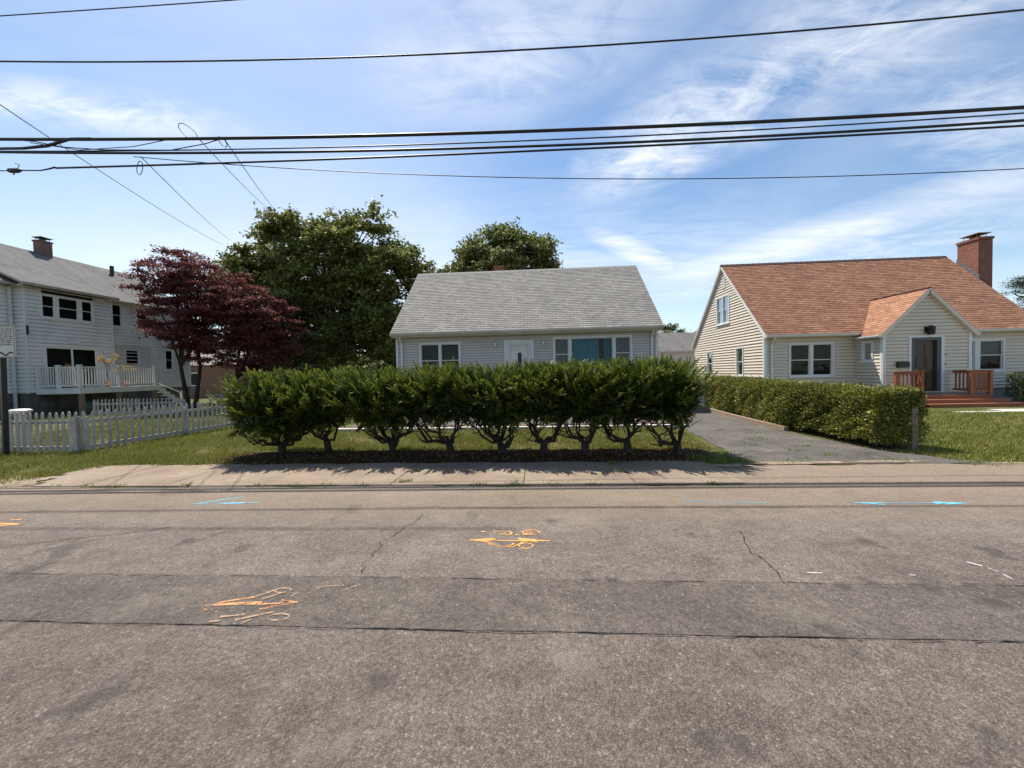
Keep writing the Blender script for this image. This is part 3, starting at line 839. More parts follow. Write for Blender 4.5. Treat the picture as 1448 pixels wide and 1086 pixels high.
    for a in ((15.42, 15.56, .45, 2.69), (16.44, 16.58, .45, 2.69), (15.56, 16.44, 2.57, 2.69)): mb.obox(G, *a, -.06, .012)
    mb.build('storm_frame', M['door_green'], h)
    mb = MB(); mb.obox(G, 15.56, 16.44, .50, 2.57, -.14, -.10)
    for (a, b, c, d) in ((15.64, 15.95, .62, 1.25), (16.05, 16.36, .62, 1.25), (15.64, 15.95, 1.40, 1.98), (16.05, 16.36, 1.40, 1.98)):
        mb.obox(G, a, b, c, d, -.10, -.085); mb.obox(G, a + .06, b - .06, c + .06, d - .06, -.085, -.07)
    mb.obox(G, 15.64, 15.95, 2.06, 2.45, -.10, -.085); mb.obox(G, 16.05, 16.36, 2.06, 2.45, -.10, -.085)
    do = mb.build('front_door', M['door_brown'], h)
    mb = MB(); mb.tube([G.P(15.61, 1.38, -.09), G.P(15.61, 1.38, -.03), G.P(15.72, 1.38, -.03)], .013, 6); mb.build('handle', M['brass'], do)
    mb = MB(); mb.obox(G, 15.42, 16.58, .42, .47, -.08, .06); mb.build('threshold', M['brass'], h)
    for z in (1.94, 1.55):
        mb = MB(); mb.obox(G, 16.73, 16.765, z, z + .055, .02, .035); mb.build('doorbell', M['black_metal'], h)
    # lantern above the door
    mb = MB(); s = 16.06; mb.obox(G, s - .14, s - .05, 2.88, 3.12, .02, .04); mb.tube([G.P(s, 3.1, .02), G.P(s + .02, 3.18, .08), G.P(s + .03, 3.12, .14)], .014, 6)
    c = G.P(s + .02, 2.83, .14)
    for k in range(8):
        t = 6.283 * k / 8; mb.tube([c + Vector((.11 * math.cos(t), .09 * math.sin(t), 0)), c + Vector((.13 * math.cos(t), .11 * math.sin(t), .25))], .012, 4)
    mb.lathe(c, [(.11, -.03), (.12, 0), (.11, .02)], 12); mb.lathe(c, [(.14, .23), (.14, .26), (.04, .33)], 12)
    lo = mb.build('wall_lantern', M['black_metal'], h)
    mb = MB(); mb.lathe(c, [(.085, .01), (.10, .22)], 10); mb.build('lamp_shade', M['interior_warm'], lo)
    # mailbox
    mb = MB(); pts = []
    mb.obox(G, 14.84, 15.26, 1.47, 1.66, .02, .15); mb.face([G.P(14.82, 1.66, .01), G.P(15.28, 1.66, .01), G.P(15.28, 1.64, .17), G.P(14.82, 1.64, .17)])
    mb.face([G.P(14.82, 1.72, .02), G.P(15.28, 1.72, .02), G.P(15.28, 1.65, .17), G.P(14.82, 1.65, .17)])
    mb.build('mailbox', M['mailbox'], h)
    # vestibule roof (runs back into the main roof)
    zz = lambda y: zee + (y - ye) * (zr + .02 - zee) / (yr - ye)
    yj_r = ye + (pz + .03 - zee) / ((zr + .02 - zee) / (yr - ye)); oy = Yp - .14
    e = .16
    ze_l = pe - .06
    yj_e = ye + max(0, (ze_l - zee)) / ((zr - zee) / (yr - ye)) + .02
    mb = MB()
    xl, xr = P0 - e, P1 + e
    roof_slope(mb, (xl, yj_e, ze_l), (xl, oy, ze_l), (xm, yj_r, pz + .03), (xm, oy, pz + .03))
    roof_slope(mb, (xr, oy, ze_l), (xr, yj_e, ze_l), (xm, oy, pz + .03), (xm, yj_r, pz + .03))
    mb.cur = 1
    slab_under(mb, (xl, yj_e, ze_l), (xl, oy, ze_l), (xm, yj_r, pz + .03), (xm, oy, pz + .03)); slab_under(mb, (xr, oy, ze_l), (xr, yj_e, ze_l), (xm, oy, pz + .03), (xm, yj_r, pz + .03))
    ero = mb.build('entry_roof', [M['roof_brown'], M['trim_white']], h)
    mb = MB(); mb.beam((xm, oy - .01, pz + .045), (xm, yj_r, pz + .045), .12, .035); mb.build('ridge_cap', M['roof_ridge'], ero)
    mb = MB()
    for xs_, sg in ((xl, 1), (xr, -1)):
        a = Vector((xs_ + sg * .02, Yp - .075, ze_l - .10)); b = Vector((xm, Yp - .075, pz - .085))
        mb.beam(a, b, .10, .15, up=(0, 1, 0))
    mb.build('entry_rake_board', M['siding_cream'], h)
    mb = MB(); gutter(mb, (ex0 + .02, ye + .04, zee - .01), (xl + .04, ye + .04, zee - .01), (0, -1, 0)); mb.build('gutter', M['trim_white'], h); mb = MB(); gutter(mb, (xr, ye + .04, zee - .01), (ex1, ye + .04, zee - .01), (0, -1, 0))
    mb.build('gutter', M['trim_white'], h); mb = MB(); gutter(mb, (xl, oy + .02, ze_l - .01), (xl, yj_e, ze_l - .01), (-1, 0, 0)); mb.build('gutter', M['trim_white'], h); mb = MB(); gutter(mb, (xr, oy + .02, ze_l - .01), (xr, yj_e, ze_l - .01), (1, 0, 0))
    mb.build('gutter', M['trim_white'], h)
    mb = MB(); mb.box(ex0 + .1, ye + .045, zee - .12, ex1, Yf - .01, zee - .10); mb.build('soffit', M['trim_white'], h)
    mb = MB(); downspout(mb, F, X0 + .28, 2.95, .2, .28); mb.build('downspout', M['trim_white'], h)
    # chimney on the far gable
    mb = MB(); mb.box(22.0, 20.72, 0, 22.66, 21.68, 7.72); mb.box(21.96, 20.68, 7.72, 22.70, 21.72, 7.84); mb.build('chimney', M['brick_red'], h)
    ch = h.children[-1]
    mb = MB()
    for (a, b) in ((22.12, 20.9), (22.54, 20.9), (22.12, 21.5), (22.54, 21.5)): mb.tube([(a, b, 7.84), (a, b, 8.05)], .012, 5)
    mb.box(22.03, 20.78, 8.04, 22.66, 21.62, 8.07)
    mb.build('chimney_hood', M['copper'], ch)
    mb = MB(); mb.lathe((22.33, 21.2, 7.84), [(.2, 0), (.17, .14), (.15, .15)], 12); mb.build('flue', M['black_metal'], ch)
    mb = MB()
    mb.face([(21.99, 20.66, 5.70), (21.99, 21.72, 6.75), (21.99, 21.72, 7.02), (21.99, 20.66, 5.98)]); mb.build('flashing', M['flashing'], ch)
    # red deck with steps
    D = MB()
    dx0, dx1, dy0, dy1, dz = 14.2, 17.0, 15.45, 16.88, .40
    y = dy0
    while y < dy1 - .02: D.box(dx0, y, dz - .035, dx1, min(dy1, y + .135), dz); y += .143
    D.box(dx0 + .02, dy0 + .03, .0, dx1 - .02, dy0 + .06, dz - .04); D.box(dx0 + .02, dy0 + .08, .0, dx0 + .05, dy1, dz - .04); D.box(dx1 - .05, dy0 + .08, 0, dx1 - .02, dy1, dz - .04)
    dk = D.build('porch_deck', M['deck_red'], h)
    st = MB()
    for i, (za, yo, ext) in enumerate(((.265, .30, .30), (.13, .62, .75))):
        st.box(dx0, dy0 - yo, za - .035, dx1 + ext, dy0 - yo + .33, za); st.box(dx0 + .02, dy0 - yo + .02, 0, dx1 + ext - .03, dy0 - yo + .045, za - .037)
        st.box(dx1 + .0, dy0 - yo + .335, za - .035, dx1 + ext, dy1 - .3, za); st.box(dx1 + ext - .04, dy0 - yo + .05, 0, dx1 + ext - .015, dy1 - .3, za - .04)
    st.build('step', M['deck_red'], dk)
    def rail(x0, x1, y0):
        r = MB(); zt = 1.33
        for xx in (x0, x1 - .10): r.box(xx, y0, dz, xx + .10, y0 + .10, zt - .035)
        r.box(x0 - .03, y0 - .03, zt - .034, x1 + .03, y0 + .13, zt); r.box(x0 + .1, y0 + .03, dz + .10, x1 - .1, y0 + .07, dz + .18); r.box(x0 + .1, y0 + .03, zt - .13, x1 - .1, y0 + .07, zt - .036)
        ro_ = r.build('railing', M['deck_red'], dk)
        n = int((x1 - x0 - .2) / .13)
        for k in range(n):
            b = MB(); xx = x0 + .1 + (k + .5) * (x1 - x0 - .2) / n
            b.box(xx - .02, y0 + .032, dz + .18, xx + .02, y0 + .068, zt - .13); b.build('baluster', M['deck_red'], ro_)
    rail(13.95, 14.98, 15.9); rail(16.25, 17.02, 15.50)
    # return of the right railing
    r = MB(); r.box(16.95, 15.62, 1.296, 17.03, 16.86, 1.33); r.box(16.97, 15.62, .50, 17.01, 16.86, .58); r.box(16.97, 15.62, 1.2, 17.01, 16.86, 1.29)
    for k in range(8): yy = 15.75 + k * .14; r.box(16.97, yy, .58, 17.01, yy + .04, 1.2)
    r.build('railing', M['deck_red'], dk)
    mb = MB(); mb.box(15.4, 16.0, dz + .002, 16.6, 16.75, dz + .016); mb.build('door_mat', M['steel'], dk)
cream_house()

# ------------------------------------------------------------------ WHITE TWO-STOREY HOUSE (left)
def white_house():
    h = thing('white_house', (-29, 20, 0), 'weathered white two-storey house with grey roof at the left edge', 'house')
    XM, XB, zb, ze = -25.2, -24.6, 1.15, 6.42
    A = Frame((XM, 0, 0), (0, 1, 0), (1, 0, 0)); Bf = Frame((XB, 0, 0), (0, 1, 0), (1, 0, 0))
    S = M['siding_white']; hh = .19
    Y0, Y1 = 12.5, 26.5; b0, b1 = 17.1, 20.95
    hm = [window(A, 21.42, 22.06, 4.95, 6.33, h, 'trim_white', (1,), case=.06), window(A, 22.86, 23.62, 4.95, 6.28, h, 'trim_white', (1,), case=.06),
          window(A, 24.62, 25.25, 2.35, 3.75, h, 'trim_white', (1,), case=.06)]
    ws = window(A, 22.10, 22.95, 2.62, 3.62, h, 'trim_grey', (1,), case=.05, rail=False)
    mb = MB()
    for k in range(4): z = 2.72 + k * .22; mb.obox(A, 22.16, 22.89, z, z + .035, -.02, .02)
    mb.build('window_slat', M['trim_grey'], h)
    hm += [ws]
    siding('wall', A, lambda z: b1, lambda z: Y1 - .08, zb, ze, hm, hh, S, h, d=.034); siding('rear_wall', Frame((-33.2, 0, 0), (0, 1, 0), (-1, 0, 0)), lambda z: Y0, lambda z: Y1, zb, ze, [], hh, S, h); siding('wall', A, lambda z: Y0, lambda z: b0 + .06, zb, ze, [], hh, S, h, d=.034)
    siding('wall_panel', Frame((XM + .028, 0, 0), (0, 1, 0), (1, 0, 0)), lambda z: 21.0, lambda z: 23.66, 1.38, 3.80, [(22.10, 22.95, 2.62, 3.62)], .09, M['siding_panel'], h, d=.008)
    hb = [window(Bf, 17.72, 20.05, 4.92, 6.12, h, 'trim_white', (.50, .84, .50), case=.07, mull=.17, label='row of three upper windows')]
    sl = (17.73, 20.20, 1.38, 3.60)
    hb.append(sl); hb.append((17.78, 20.02, 6.14, 6.40))
    siding('wall', Bf, lambda z: b0 + .06, lambda z: b1 - .06, zb, ze + .05, hb, hh, S, h, d=.034)
    mb = MB(); mb.obox(Bf, 17.78, 20.02, 6.14, 6.40, -.03, -.02); mb.build('transom_band', M['interior'], h)
    R_ = Frame((0, b0, 0), (1, 0, 0), (0, -1, 0))
    siding('wall', R_, lambda z: XM - .05, lambda z: XB - .03, zb, ze + .05, [], hh, S, h, d=.034)
    siding('wall', Frame((0, b1, 0), (1, 0, 0), (0, 1, 0)), lambda z: XM, lambda z: XB - .03, zb, ze + .05, [], hh, S, h, d=.034)
    siding('end_wall', Frame((0, Y1, 0), (1, 0, 0), (0, 1, 0)), lambda z: -33.2 if z < ze else -33.2 + (z - ze) * 1.38, lambda z: XM if z < ze else XM - (z - ze) * 1.38, zb, 9.2, [], hh, S, h, d=.034)
    siding('end_wall', Frame((0, Y0, 0), (1, 0, 0), (0, -1, 0)), lambda z: -33.2 if z < ze else -33.2 + (z - ze) * 1.38, lambda z: XM if z < ze else XM - (z - ze) * 1.38, zb, 9.2, [], hh, S, h, d=.034)
    for (fr_, a, b, zt_) in ((A, Y1 - .09, Y1 + .02, ze), (Bf, b0 - .03, b0 + .05, ze + .03), (Bf, b1 - .05, b1 + .03, ze + .03)):
        mb = MB(); mb.obox(fr_, a, b, zb, zt_, -.03, .038); mb.build('corner_board', M['siding_white'], h)
    mb = MB(); mb.box(-33.1, Y0 + .05, 0, XM - .03, Y1 - .05, zb + .01); mb.box(XM - .03, b0 + .03, 0, XB - .03, b1 - .03, zb + .005); mb.build('foundation', M['foundation'], h)
    # slider
    mb = MB()
    for a in ((17.73, 17.84, 1.38, 3.60), (20.09, 20.20, 1.38, 3.60), (17.84, 20.09, 3.48, 3.60)): mb.obox(Bf, *a, -.05, .045)
    so = mb.build('sliding_door', M['trim_white'], h)
    mb = MB()
    for (p, q, dd) in ((17.84, 19.02, -.05), (18.92, 20.09, -.02)):
        for a in ((p, p + .07, 1.4, 3.48), (q - .07, q, 1.4, 3.48), (p + .07, q - .07, 3.40, 3.48), (p + .07, q - .07, 1.4, 1.5)): mb.obox(Bf, *a, dd - .02, dd + .012)
    mb.build('door_sash', M['trim_white'], so)
    mb = MB()
    for (p, q, dd) in ((17.84, 19.02, -.055), (18.92, 20.09, -.025)): mb.face([Bf.P(p + .07, 1.5, dd), Bf.P(q - .07, 1.5, dd), Bf.P(q - .07, 3.4, dd), Bf.P(p + .07, 3.4, dd)])
    mb.build('pane', M['glass'], so)
    mb = MB(); P = Bf.P; A_ = [P(17.84, 1.4, -.08), P(20.09, 1.4, -.08), P(20.09, 3.48, -.08), P(17.84, 3.48, -.08)]; B_ = [P(17.84, 1.4, -.5), P(20.09, 1.4, -.5), P(20.09, 3.48, -.5), P(17.84, 3.48, -.5)]
    mb.face(B_)
    for i in range(4): j = (i + 1) % 4; mb.face([A_[i], A_[j], B_[j], B_[i]])
    mb.build('reveal', M['interior'], so)
    # twin floodlight
    mb = MB(); c = Bf.P(18.98, 3.82, .03); mb.tube([Bf.P(18.98, 3.84, .02), Bf.P(18.98, 3.84, .08)], .05, 8)
    for s in (-.13, .13): mb.tube([Bf.P(18.98, 3.84, .07), Bf.P(18.98 + s, 3.82, .12), Bf.P(18.98 + s * 1.5, 3.76, .2)], [.025, .05, .065], 8)
    mb.build('floodlight', M['trim_white'], h)
    # roof
    xr, zr = -29.2, 9.36; xe, zee = -24.88, 6.48; y0, y1 = Y0 - .3, Y1 + .25
    mb = MB()
    roof_slope(mb, (xe, y0, zee), (xe, y1, zee), (xr, y0, zr), (xr, y1, zr), lift=.007); roof_slope(mb, (2 * xr - xe, y1, zee), (2 * xr - xe, y0, zee), (xr, y1, zr), (xr, y0, zr), lift=.007)
    k = (zr - zee) / (xe - xr)
    xa = -26.3; za = zee + (xe - xa) * k + .012
    roof_slope(mb, (-24.25, b0 - .3, 6.50), (-24.25, b1 + .12, 6.50), (xa, b0 - .3, za), (xa, b1 + .12, za), lift=.007)
    mb.cur = 1
    slab_under(mb, (xe, y0, zee), (xe, y1, zee), (xr, y0, zr), (xr, y1, zr), .14); slab_under(mb, (2 * xr - xe, y1, zee), (2 * xr - xe, y0, zee), (xr, y1, zr), (xr, y0, zr), .14)
    slab_under(mb, (-24.25, b0 - .3, 6.50), (-24.25, b1 + .12, 6.50), (xa, b0 - .3, za), (xa, b1 + .12, za), .10)
    mb.build('roof', [M['roof_old'], M['trim_tan']], h)
    mb = MB(); gutter(mb, (-24.27, b0 - .28, 6.47), (-24.27, b1 + .1, 6.47), (1, 0, 0), .12, .11); gutter(mb, (xe - .02, b1 + .14, zee - .02), (xe - .02, y1, zee - .02), (1, 0, 0), .12, .11); gutter(mb, (xe - .02, y0, zee - .02), (xe - .02, b0 - .32, zee - .02), (1, 0, 0), .12, .11)
    mb.build('gutter', M['trim_tan'], h)
    mb = MB(); mb.box(-25.2, b0 - .25, 6.28, -24.3, b1 + .1, 6.30); mb.build('soffit', M['trim_tan'], h)
    mb = MB(); mb.beam((-25.08, 16.93, 6.3), (-25.08, 16.93, .4), .10, .08); mb.build('downspout', M['trim_grey'], h)
    mb = MB(); mb.beam((-25.12, 21.06, 6.3), (-25.12, 21.06, 1.4), .07, .06); mb.build('downspout', M['trim_grey'], h)
    mb = MB(); mb.box(-29.35, 20.98, 8.7, -28.85, 21.52, 9.98); mb.box(-29.38, 20.94, 9.98, -28.82, 21.56, 10.06); ch = mb.build('chimney', M['brick_brown'], h)
    mb = MB(); mb.lathe((-29.1, 21.25, 10.06), [(.13, 0), (.13, .12)], 10); mb.box(-29.4, 20.95, 10.22, -28.8, 21.55, 10.25); mb.box(-29.3, 21.05, 10.06, -29.28, 21.07, 10.22); mb.box(-28.92, 21.43, 10.06, -28.9, 21.45, 10.22)
    mb.build('chimney_hood', M['black_metal'], ch)
    mb = MB(); mb.tube([(-28.4, 24.35, 8.6), (-28.4, 24.35, 9.42)], .11, 10); mb.build('vent_pipe', M['black_metal'], h)
    mb = MB(); mb.obox(Bf, 17.12, 17.18, 4.0, 4.45, .03, .08); mb.build('meter_conduit', M['black_metal'], h)
    mb = MB(); mb.lathe((-25.0, 16.2, .62), [(.14, 0), (.16, .1), (.16, .22), (.1, .3)], 12); mb.build('electric_meter', M['steel'], h)
    # raised deck
    dx, dyA, dyB, zt = -22.2, 17.35, 21.2, 1.36
    D = MB(); D.box(XB + .04, dyA, zt - .05, dx, dyB, zt); D.box(XB + .04, dyA - .0, zt - .28, dx, dyA + .05, zt - .055); D.box(dx - .05, dyA + .055, zt - .28, dx, dyB, zt - .055)
    D.box(XB + .04, dyB - .05, zt - .28, dx - .06, dyB, zt - .055)
    dk = D.build('deck', M['deck_white'], h)
    for (x, y) in ((dx - .1, dyA + .12), (dx - .1, 19.15), (dx - .1, dyB - .15)):
        p = MB(); p.box(x - .08, y - .08, 0, x + .08, y + .08, zt - .28); p.build('post', M['wood_grey'], dk)
    Rl = MB(); zr_ = 2.40
    posts = [(XB + .12, dyA + .06), (-23.4, dyA + .06), (dx - .07, dyA + .06), (dx - .07, 19.2), (dx - .07, dyB - .08)]
    for (x, y) in posts: Rl.box(x - .06, y - .06, zt, x + .06, y + .06, zr_ + .06); Rl.box(x - .085, y - .085, zr_ + .06, x + .085, y + .085, zr_ + .10)
    for a, b in zip(posts, posts[1:]):
        Rl.beam((a[0], a[1], zr_ - .01), (b[0], b[1], zr_ - .01), .09, .05); Rl.beam((a[0], a[1], zt + .11), (b[0], b[1], zt + .11), .05, .06)
    ra = Rl.build('railing', M['deck_white'], dk)
    for a, b in zip(posts, posts[1:]):
        L_ = math.hypot(b[0] - a[0], b[1] - a[1]); n = int(L_ / .125)
        for k in range(1, n):
            t = k / n; x, y = a[0] + (b[0] - a[0]) * t, a[1] + (b[1] - a[1]) * t
            bb = MB(); bb.box(x - .019, y - .019, zt + .14, x + .019, y + .019, zr_ - .035); bb.build('baluster', M['deck_white'], ra)
    # stair going down behind the deck
    st = MB()
    for k in range(6): z = zt - .02 - k * .2; yy = dyB + .05 + k * .26; st.box(dx - 1.0, yy, z - .05, dx - .1, yy + .27, z)
    st.beam((dx - .08, dyB, zt - .1), (dx - .08, dyB + 1.6, .1), .05, .25); st.beam((dx - .08, dyB + .2, zt + .1), (dx - .08, dyB + 1.6, .85), .05, .06); st.box(dx - .13, dyB + 1.5, 0, dx - .03, dyB + 1.6, .95)
    st.build('stair', M['deck_white'], dk)
white_house()

# things on and under the deck
def potted(x, y, z, lab, tall, seed):
    random.seed(seed)
    p = thing('potted_plant', (x, y, z), lab, 'plant', 'potted plants on the white deck')
    mb = MB(); mb.lathe((x, y, z), [(.10, 0), (.15, .26), (.17, .27), (.17, .31), (.14, .31), (.13, .28)], 14); mb.build('pot', M['terracotta'], p, smooth=True)
    mb = MB(); C = []
    for k in range(7):
        t = 6.283 * k / 7 + random.random(); r = random.uniform(.15, .45)
        e = Vector((x + r * math.cos(t), y + r * math.sin(t), z + .3 + tall * random.uniform(.7, 1.05)))
        pts = [Vector((x, y, z + .28)), Vector((x + r * .3 * math.cos(t), y + r * .3 * math.sin(t), z + .3 + tall * .6)), e, e + Vector((.12 * math.cos(t), .12 * math.sin(t), -.07))]
        mb.tube(pts, [.012, .009, .006, .004], 5)
        for q in range(60): C.append(np.array(pts[2].lerp(pts[3], random.random())) + rng.normal(0, .045, 3))
    mb.build('stem', M['green_plastic'], p)
    leaves('foliage', np.array(C), M['yellow_leaf'], .06, p, .5)
potted(-22.75, 19.05, 1.36, 'tallest yellow-leaved potted plant at the middle deck post', 1.45, 1)
potted(-23.3, 17.75, 1.36, 'low potted plant with curling yellow leaves at the deck left corner', .85, 2)
potted(-22.8, 20.0, 1.36, 'potted plant with one drooping yellow frond right of the tall one', .85, 3)
mb = MB()
def garden_chair(x, y, z, a, name, lab, m):
    t = thing(name, (x, y, z), lab, 'chair')
    c, s = math.cos(a), math.sin(a)
    def W(px, py, pz): return Vector((x + c * px - s * py, y + s * px + c * py, z + pz))
    mb = MB()
    for k in range(5): mb.beam(W(-.25 + k * .125, -.25, .38), W(-.25 + k * .125, .22, .34), .10, .02)
    mb.build('seat', m, t)
    mb = MB()
    for k in range(5): mb.beam(W(-.22 + k * .11, .2, .34), W(-.26 + k * .13, .45, .95 - abs(k - 2) * .04), .09, .02)
    mb.build('backrest', m, t)
    for sx in (-.32, .32):
        mb = MB(); mb.beam(W(sx, -.32, .60), W(sx, .4, .58), .12, .025); mb.build('armrest', m, t)
        for py in (-.28, .3): mb = MB(); mb.beam(W(sx, py, 0), W(sx, py, .585), .05, .09); mb.build('leg', m, t)
garden_chair(-21.6, 24.6, 0, 2.4, 'garden_chair', 'white slatted garden chair on the grass behind the maple trunks', M['cap_white'])
garden_chair(-23.9, 18.4, 1.36, 1.2, 'deck_chair', 'dark slatted chair on the white deck behind the left railing', M['door_green'])
t = thing('compost_bin', (-23.2, 18.6, 0), 'dark green rounded bin under the white deck', 'bin')
mb = MB(); mb.lathe((-23.2, 18.6, 0), [(.40, 0), (.45, .3), (.42, .62), (.3, .74), (.1, .78)], 18); mb.build('drum', M['green_plastic'], t, smooth=True)
mb = MB(); mb.lathe((-23.2, 18.6, .775), [(.12, 0), (.12, .04), (.05, .06)], 12); mb.build('lid', M['black_metal'], t)
mb = MB()
for k in range(8): mb.box(-22.9 + k * .0, 19.6 + k * .14, .05, -22.87, 19.67 + k * .14, .62)
mb.box(-22.94, 19.55, .15, -22.905, 20.75, .21); mb.box(-22.94, 19.55, .48, -22.905, 20.75, .54)
tag(mb.build('fence_panel', M['trim_grey']), 'loose white picket panel stored in the dark under the deck', 'fence panel')
for i, (yy, dx_) in enumerate(((24.7, 0), (25.05, .04), (25.35, -.03))):
    mb = MB(); mb.beam((-24.25 + dx_, yy, 0), (-25.08, yy + .06 * i, 1.1), .14, .035, up=(0, 1, 0))
    tag(mb.build('leaning_board', M['timber']), ['brown board leaning on the white house wall, left of three', 'brown board leaning on the white house wall, middle of three', 'brown board leaning on the white house wall, right of three'][i], 'board', 'boards leaning on the white house')

# ------------------------------------------------------------------ PICKET FENCES
def picket_mb(x, y, z0, z1, w, th, a, lean=0):
    """gothic picket: flat board with a waisted pointed head"""
    mb = MB(); c, s = math.cos(a), math.sin(a)
    H = z1
    prof = [(w / 2, z0), (w / 2, H - .19), (w / 2 * .62, H - .16), (w / 2 * .66, H - .13), (w / 2 * .98, H - .09), (w / 2 * .85, H - .05), (w / 2 * .35, H - .015), (0, H)]
    out = prof + [(-p[0], p[1]) for p in prof[-2::-1]]
    def W(u, d, z): u2 = u + lean * (z - z0); return (x + c * u2 - s * d, y + s * u2 + c * d, z)
    A = [W(u, -th / 2, z) for u, z in out]; B = [W(u, th / 2, z) for u, z in out]
    mb.face(A); mb.face(B[::-1])
    n = len(out)
    for i in range(n): j = (i + 1) % n; mb.face([A[i], A[j], B[j], B[i]])
    return mb
def picket_fence(pts, step, z1, label, group=None, w=.075, posts=True):
    f = thing('picket_fence', (pts[0][0], pts[0][1], 0), label, 'fence')
    for (a, b) in zip(pts, pts[1:]):
        L_ = math.hypot(b[0] - a[0], b[1] - a[1]); ang = math.atan2(b[1] - a[1], b[0] - a[0])
        ux, uy = (b[0] - a[0]) / L_, (b[1] - a[1]) / L_; nx_, ny_ = uy, -ux
        for z in (.12, z1 - .24):
            r = MB(); r.beam((a[0] - nx_ * .035, a[1] - ny_ * .035, z), (b[0] - nx_ * .035, b[1] - ny_ * .035, z), .035, .075); r.build('rail', M['picket'], f)
        n = int(L_ / step)
        for k in range(n):
            t = (k + .5) / n; dz = random.uniform(-.012, .012)
            picket_mb(a[0] + (b[0] - a[0]) * t, a[1] + (b[1] - a[1]) * t, .035, z1 + dz, w, .02, ang, random.uniform(-.02, .02)).build('picket', M['picket'], f)
        np_ = max(1, int(L_ / 2.2))
        for k in range(np_ + 1):
            t = k / np_; x, y = a[0] + (b[0] - a[0]) * t - nx_ * .10, a[1] + (b[1] - a[1]) * t - ny_ * .10
            p = MB(); p.box(x - .045, y - .045, 0, x + .045, y + .045, z1 - .12); p.build('post', M['picket'], f)
    return f
random.seed(4)
picket_fence([(-15.2, 8.10), (-10.42, 8.10), (-10.12, 13.2)], .163, .95, 'peeling white picket fence turning the corner at the left lawn')
picket_fence([(-21.3, 17.1), (-17.2, 17.6)], .17, .80, 'small distant white picket fence beside the deck posts')
# white vinyl gate post
t = thing('gate_post', (-12.8, 8.72, 0), 'white post with a round flat cap behind the picket fence', 'post')
mb = MB(); mb.lathe((-12.8, 8.72, 0), [(.105, 0), (.105, .86), (.13, .90)], 20); mb.build('shaft', M['cap_white'], t, smooth=True)
mb = MB(); mb.lathe((-12.8, 8.72, .90), [(.165, 0), (.20, .02), (.20, .06), (.15, .09), (.02, .10)], 20); mb.build('cap', M['cap_white'], t)

# sign on leaning post
t = thing('yard_sign', (-11.83, 7.83, 0), 'white notice board with small print on a black post at the left edge', 'sign')
mb = MB(); mb.beam((-11.90, 7.83, 0), (-11.80, 7.80, 2.25), .085, .085); mb.build('post', M['black_metal'], t)
sx0, sx1, sz0, sz1, sy = -12.45, -11.37, 2.20, 2.88, 7.72
mb = MB(); mb.box(sx0, sy, sz0, sx1, sy + .02, sz1); bd = mb.build('board', M['sign_board'], t)
mb = MB()
for (a, b, c, d) in ((sx0, sx1, sz0, sz0 + .018), (sx0, sx1, sz1 - .018, sz1), (sx0, sx0 + .018, sz0 + .018, sz1 - .018), (sx1 - .018, sx1, sz0 + .018, sz1 - .018)): mb.box(a, sy - .012, c, b, sy - .002, d)
mb.build('board_frame', M['trim_tan'], bd)
mb = MB()
for r in range(9):
    z = sz1 - .07 - r * .043; x = sx0 + .06
    while x < sx1 - .07:
        w_ = random.uniform(.03, .11); w_ = min(w_, sx1 - .05 - x)
        k = 0
        while k < w_ - .006:      # small illegible strokes
            mb.box(x + k, sy - .004, z, x + k + .007, sy - .0015, z + random.choice((.013, .018, .022))); k += .0125
        x += w_ + .02
for k in range(14):
    a = k / 13; xx = sx1 - .42 + a * .34; zz = sz0 + .07 + .03 * math.sin(a * 9)
    mb.box(xx, sy - .004, zz - .012, xx + .03, sy - .0015, zz + .022)
mb.build('print', M['ink'], bd)

# ------------------------------------------------------------------ BACKGROUND BUILDINGS
def shed():
    h = thing('grey_garage', (12.2, 31, 0), 'pale garage with a streaked grey roof in the gap between the two houses', 'garage')
    F = Frame((0, 30, 0), (1, 0, 0), (0, -1, 0))
    mb = MB(); mb.box(8.6, 30, 0, 16, 35.5, 3.05); mb.build('wall', M['grey_stucco'], h)
    mb = MB(); roof_slope(mb, (8.4, 29.8, 3.02), (16.2, 29.8, 3.02), (8.4, 32.6, 4.62), (16.2, 32.6, 4.62), lift=.004); roof_slope(mb, (16.2, 35.6, 3.02), (8.4, 35.6, 3.02), (16.2, 32.6, 4.62), (8.4, 32.6, 4.62), lift=.004)
    mb.cur = 1; slab_under(mb, (8.4, 29.8, 3.02), (16.2, 29.8, 3.02), (8.4, 32.6, 4.62), (16.2, 32.6, 4.62), .1)
    mb.build('roof', [M['roof_old'], M['trim_grey']], h)
    mb = MB(); mb.obox(F, 9.0, 9.9, .05, 2.0, 0, .03); mb.build('door', M['trim_white'], h)
shed()
def brick_building():
    h = thing('brick_house', (-29.5, 35, 0), 'low brown brick house with pale roof behind the red maples', 'house')
    F = Frame((0, 33, 0), (1, 0, 0), (0, -1, 0))
    mb = MB(); mb.box(-36, 33, 0, -24, 40, 3.0); mb.build('wall', M['brick_brown'], h)
    mb = MB(); roof_slope(mb, (-36.3, 32.7, 2.95), (-23.7, 32.7, 2.95), (-36.3, 36.5, 5.0), (-23.7, 36.5, 5.0), lift=.005); roof_slope(mb, (-23.7, 40.3, 2.95), (-36.3, 40.3, 2.95), (-23.7, 36.5, 5.0), (-36.3, 36.5, 5.0), lift=.005)
    mb.build('roof', M['roof_grey'], h)
    mb = MB(); mb.obox(F, -31.5, -30.4, 1.1, 2.3, .0, .04); wo = mb.build('window', M['trim_white'], h)
    mb = MB(); mb.obox(F, -31.42, -30.48, 1.18, 2.22, .04, .045); mb.build('pane', M['interior'], wo)
brick_building()

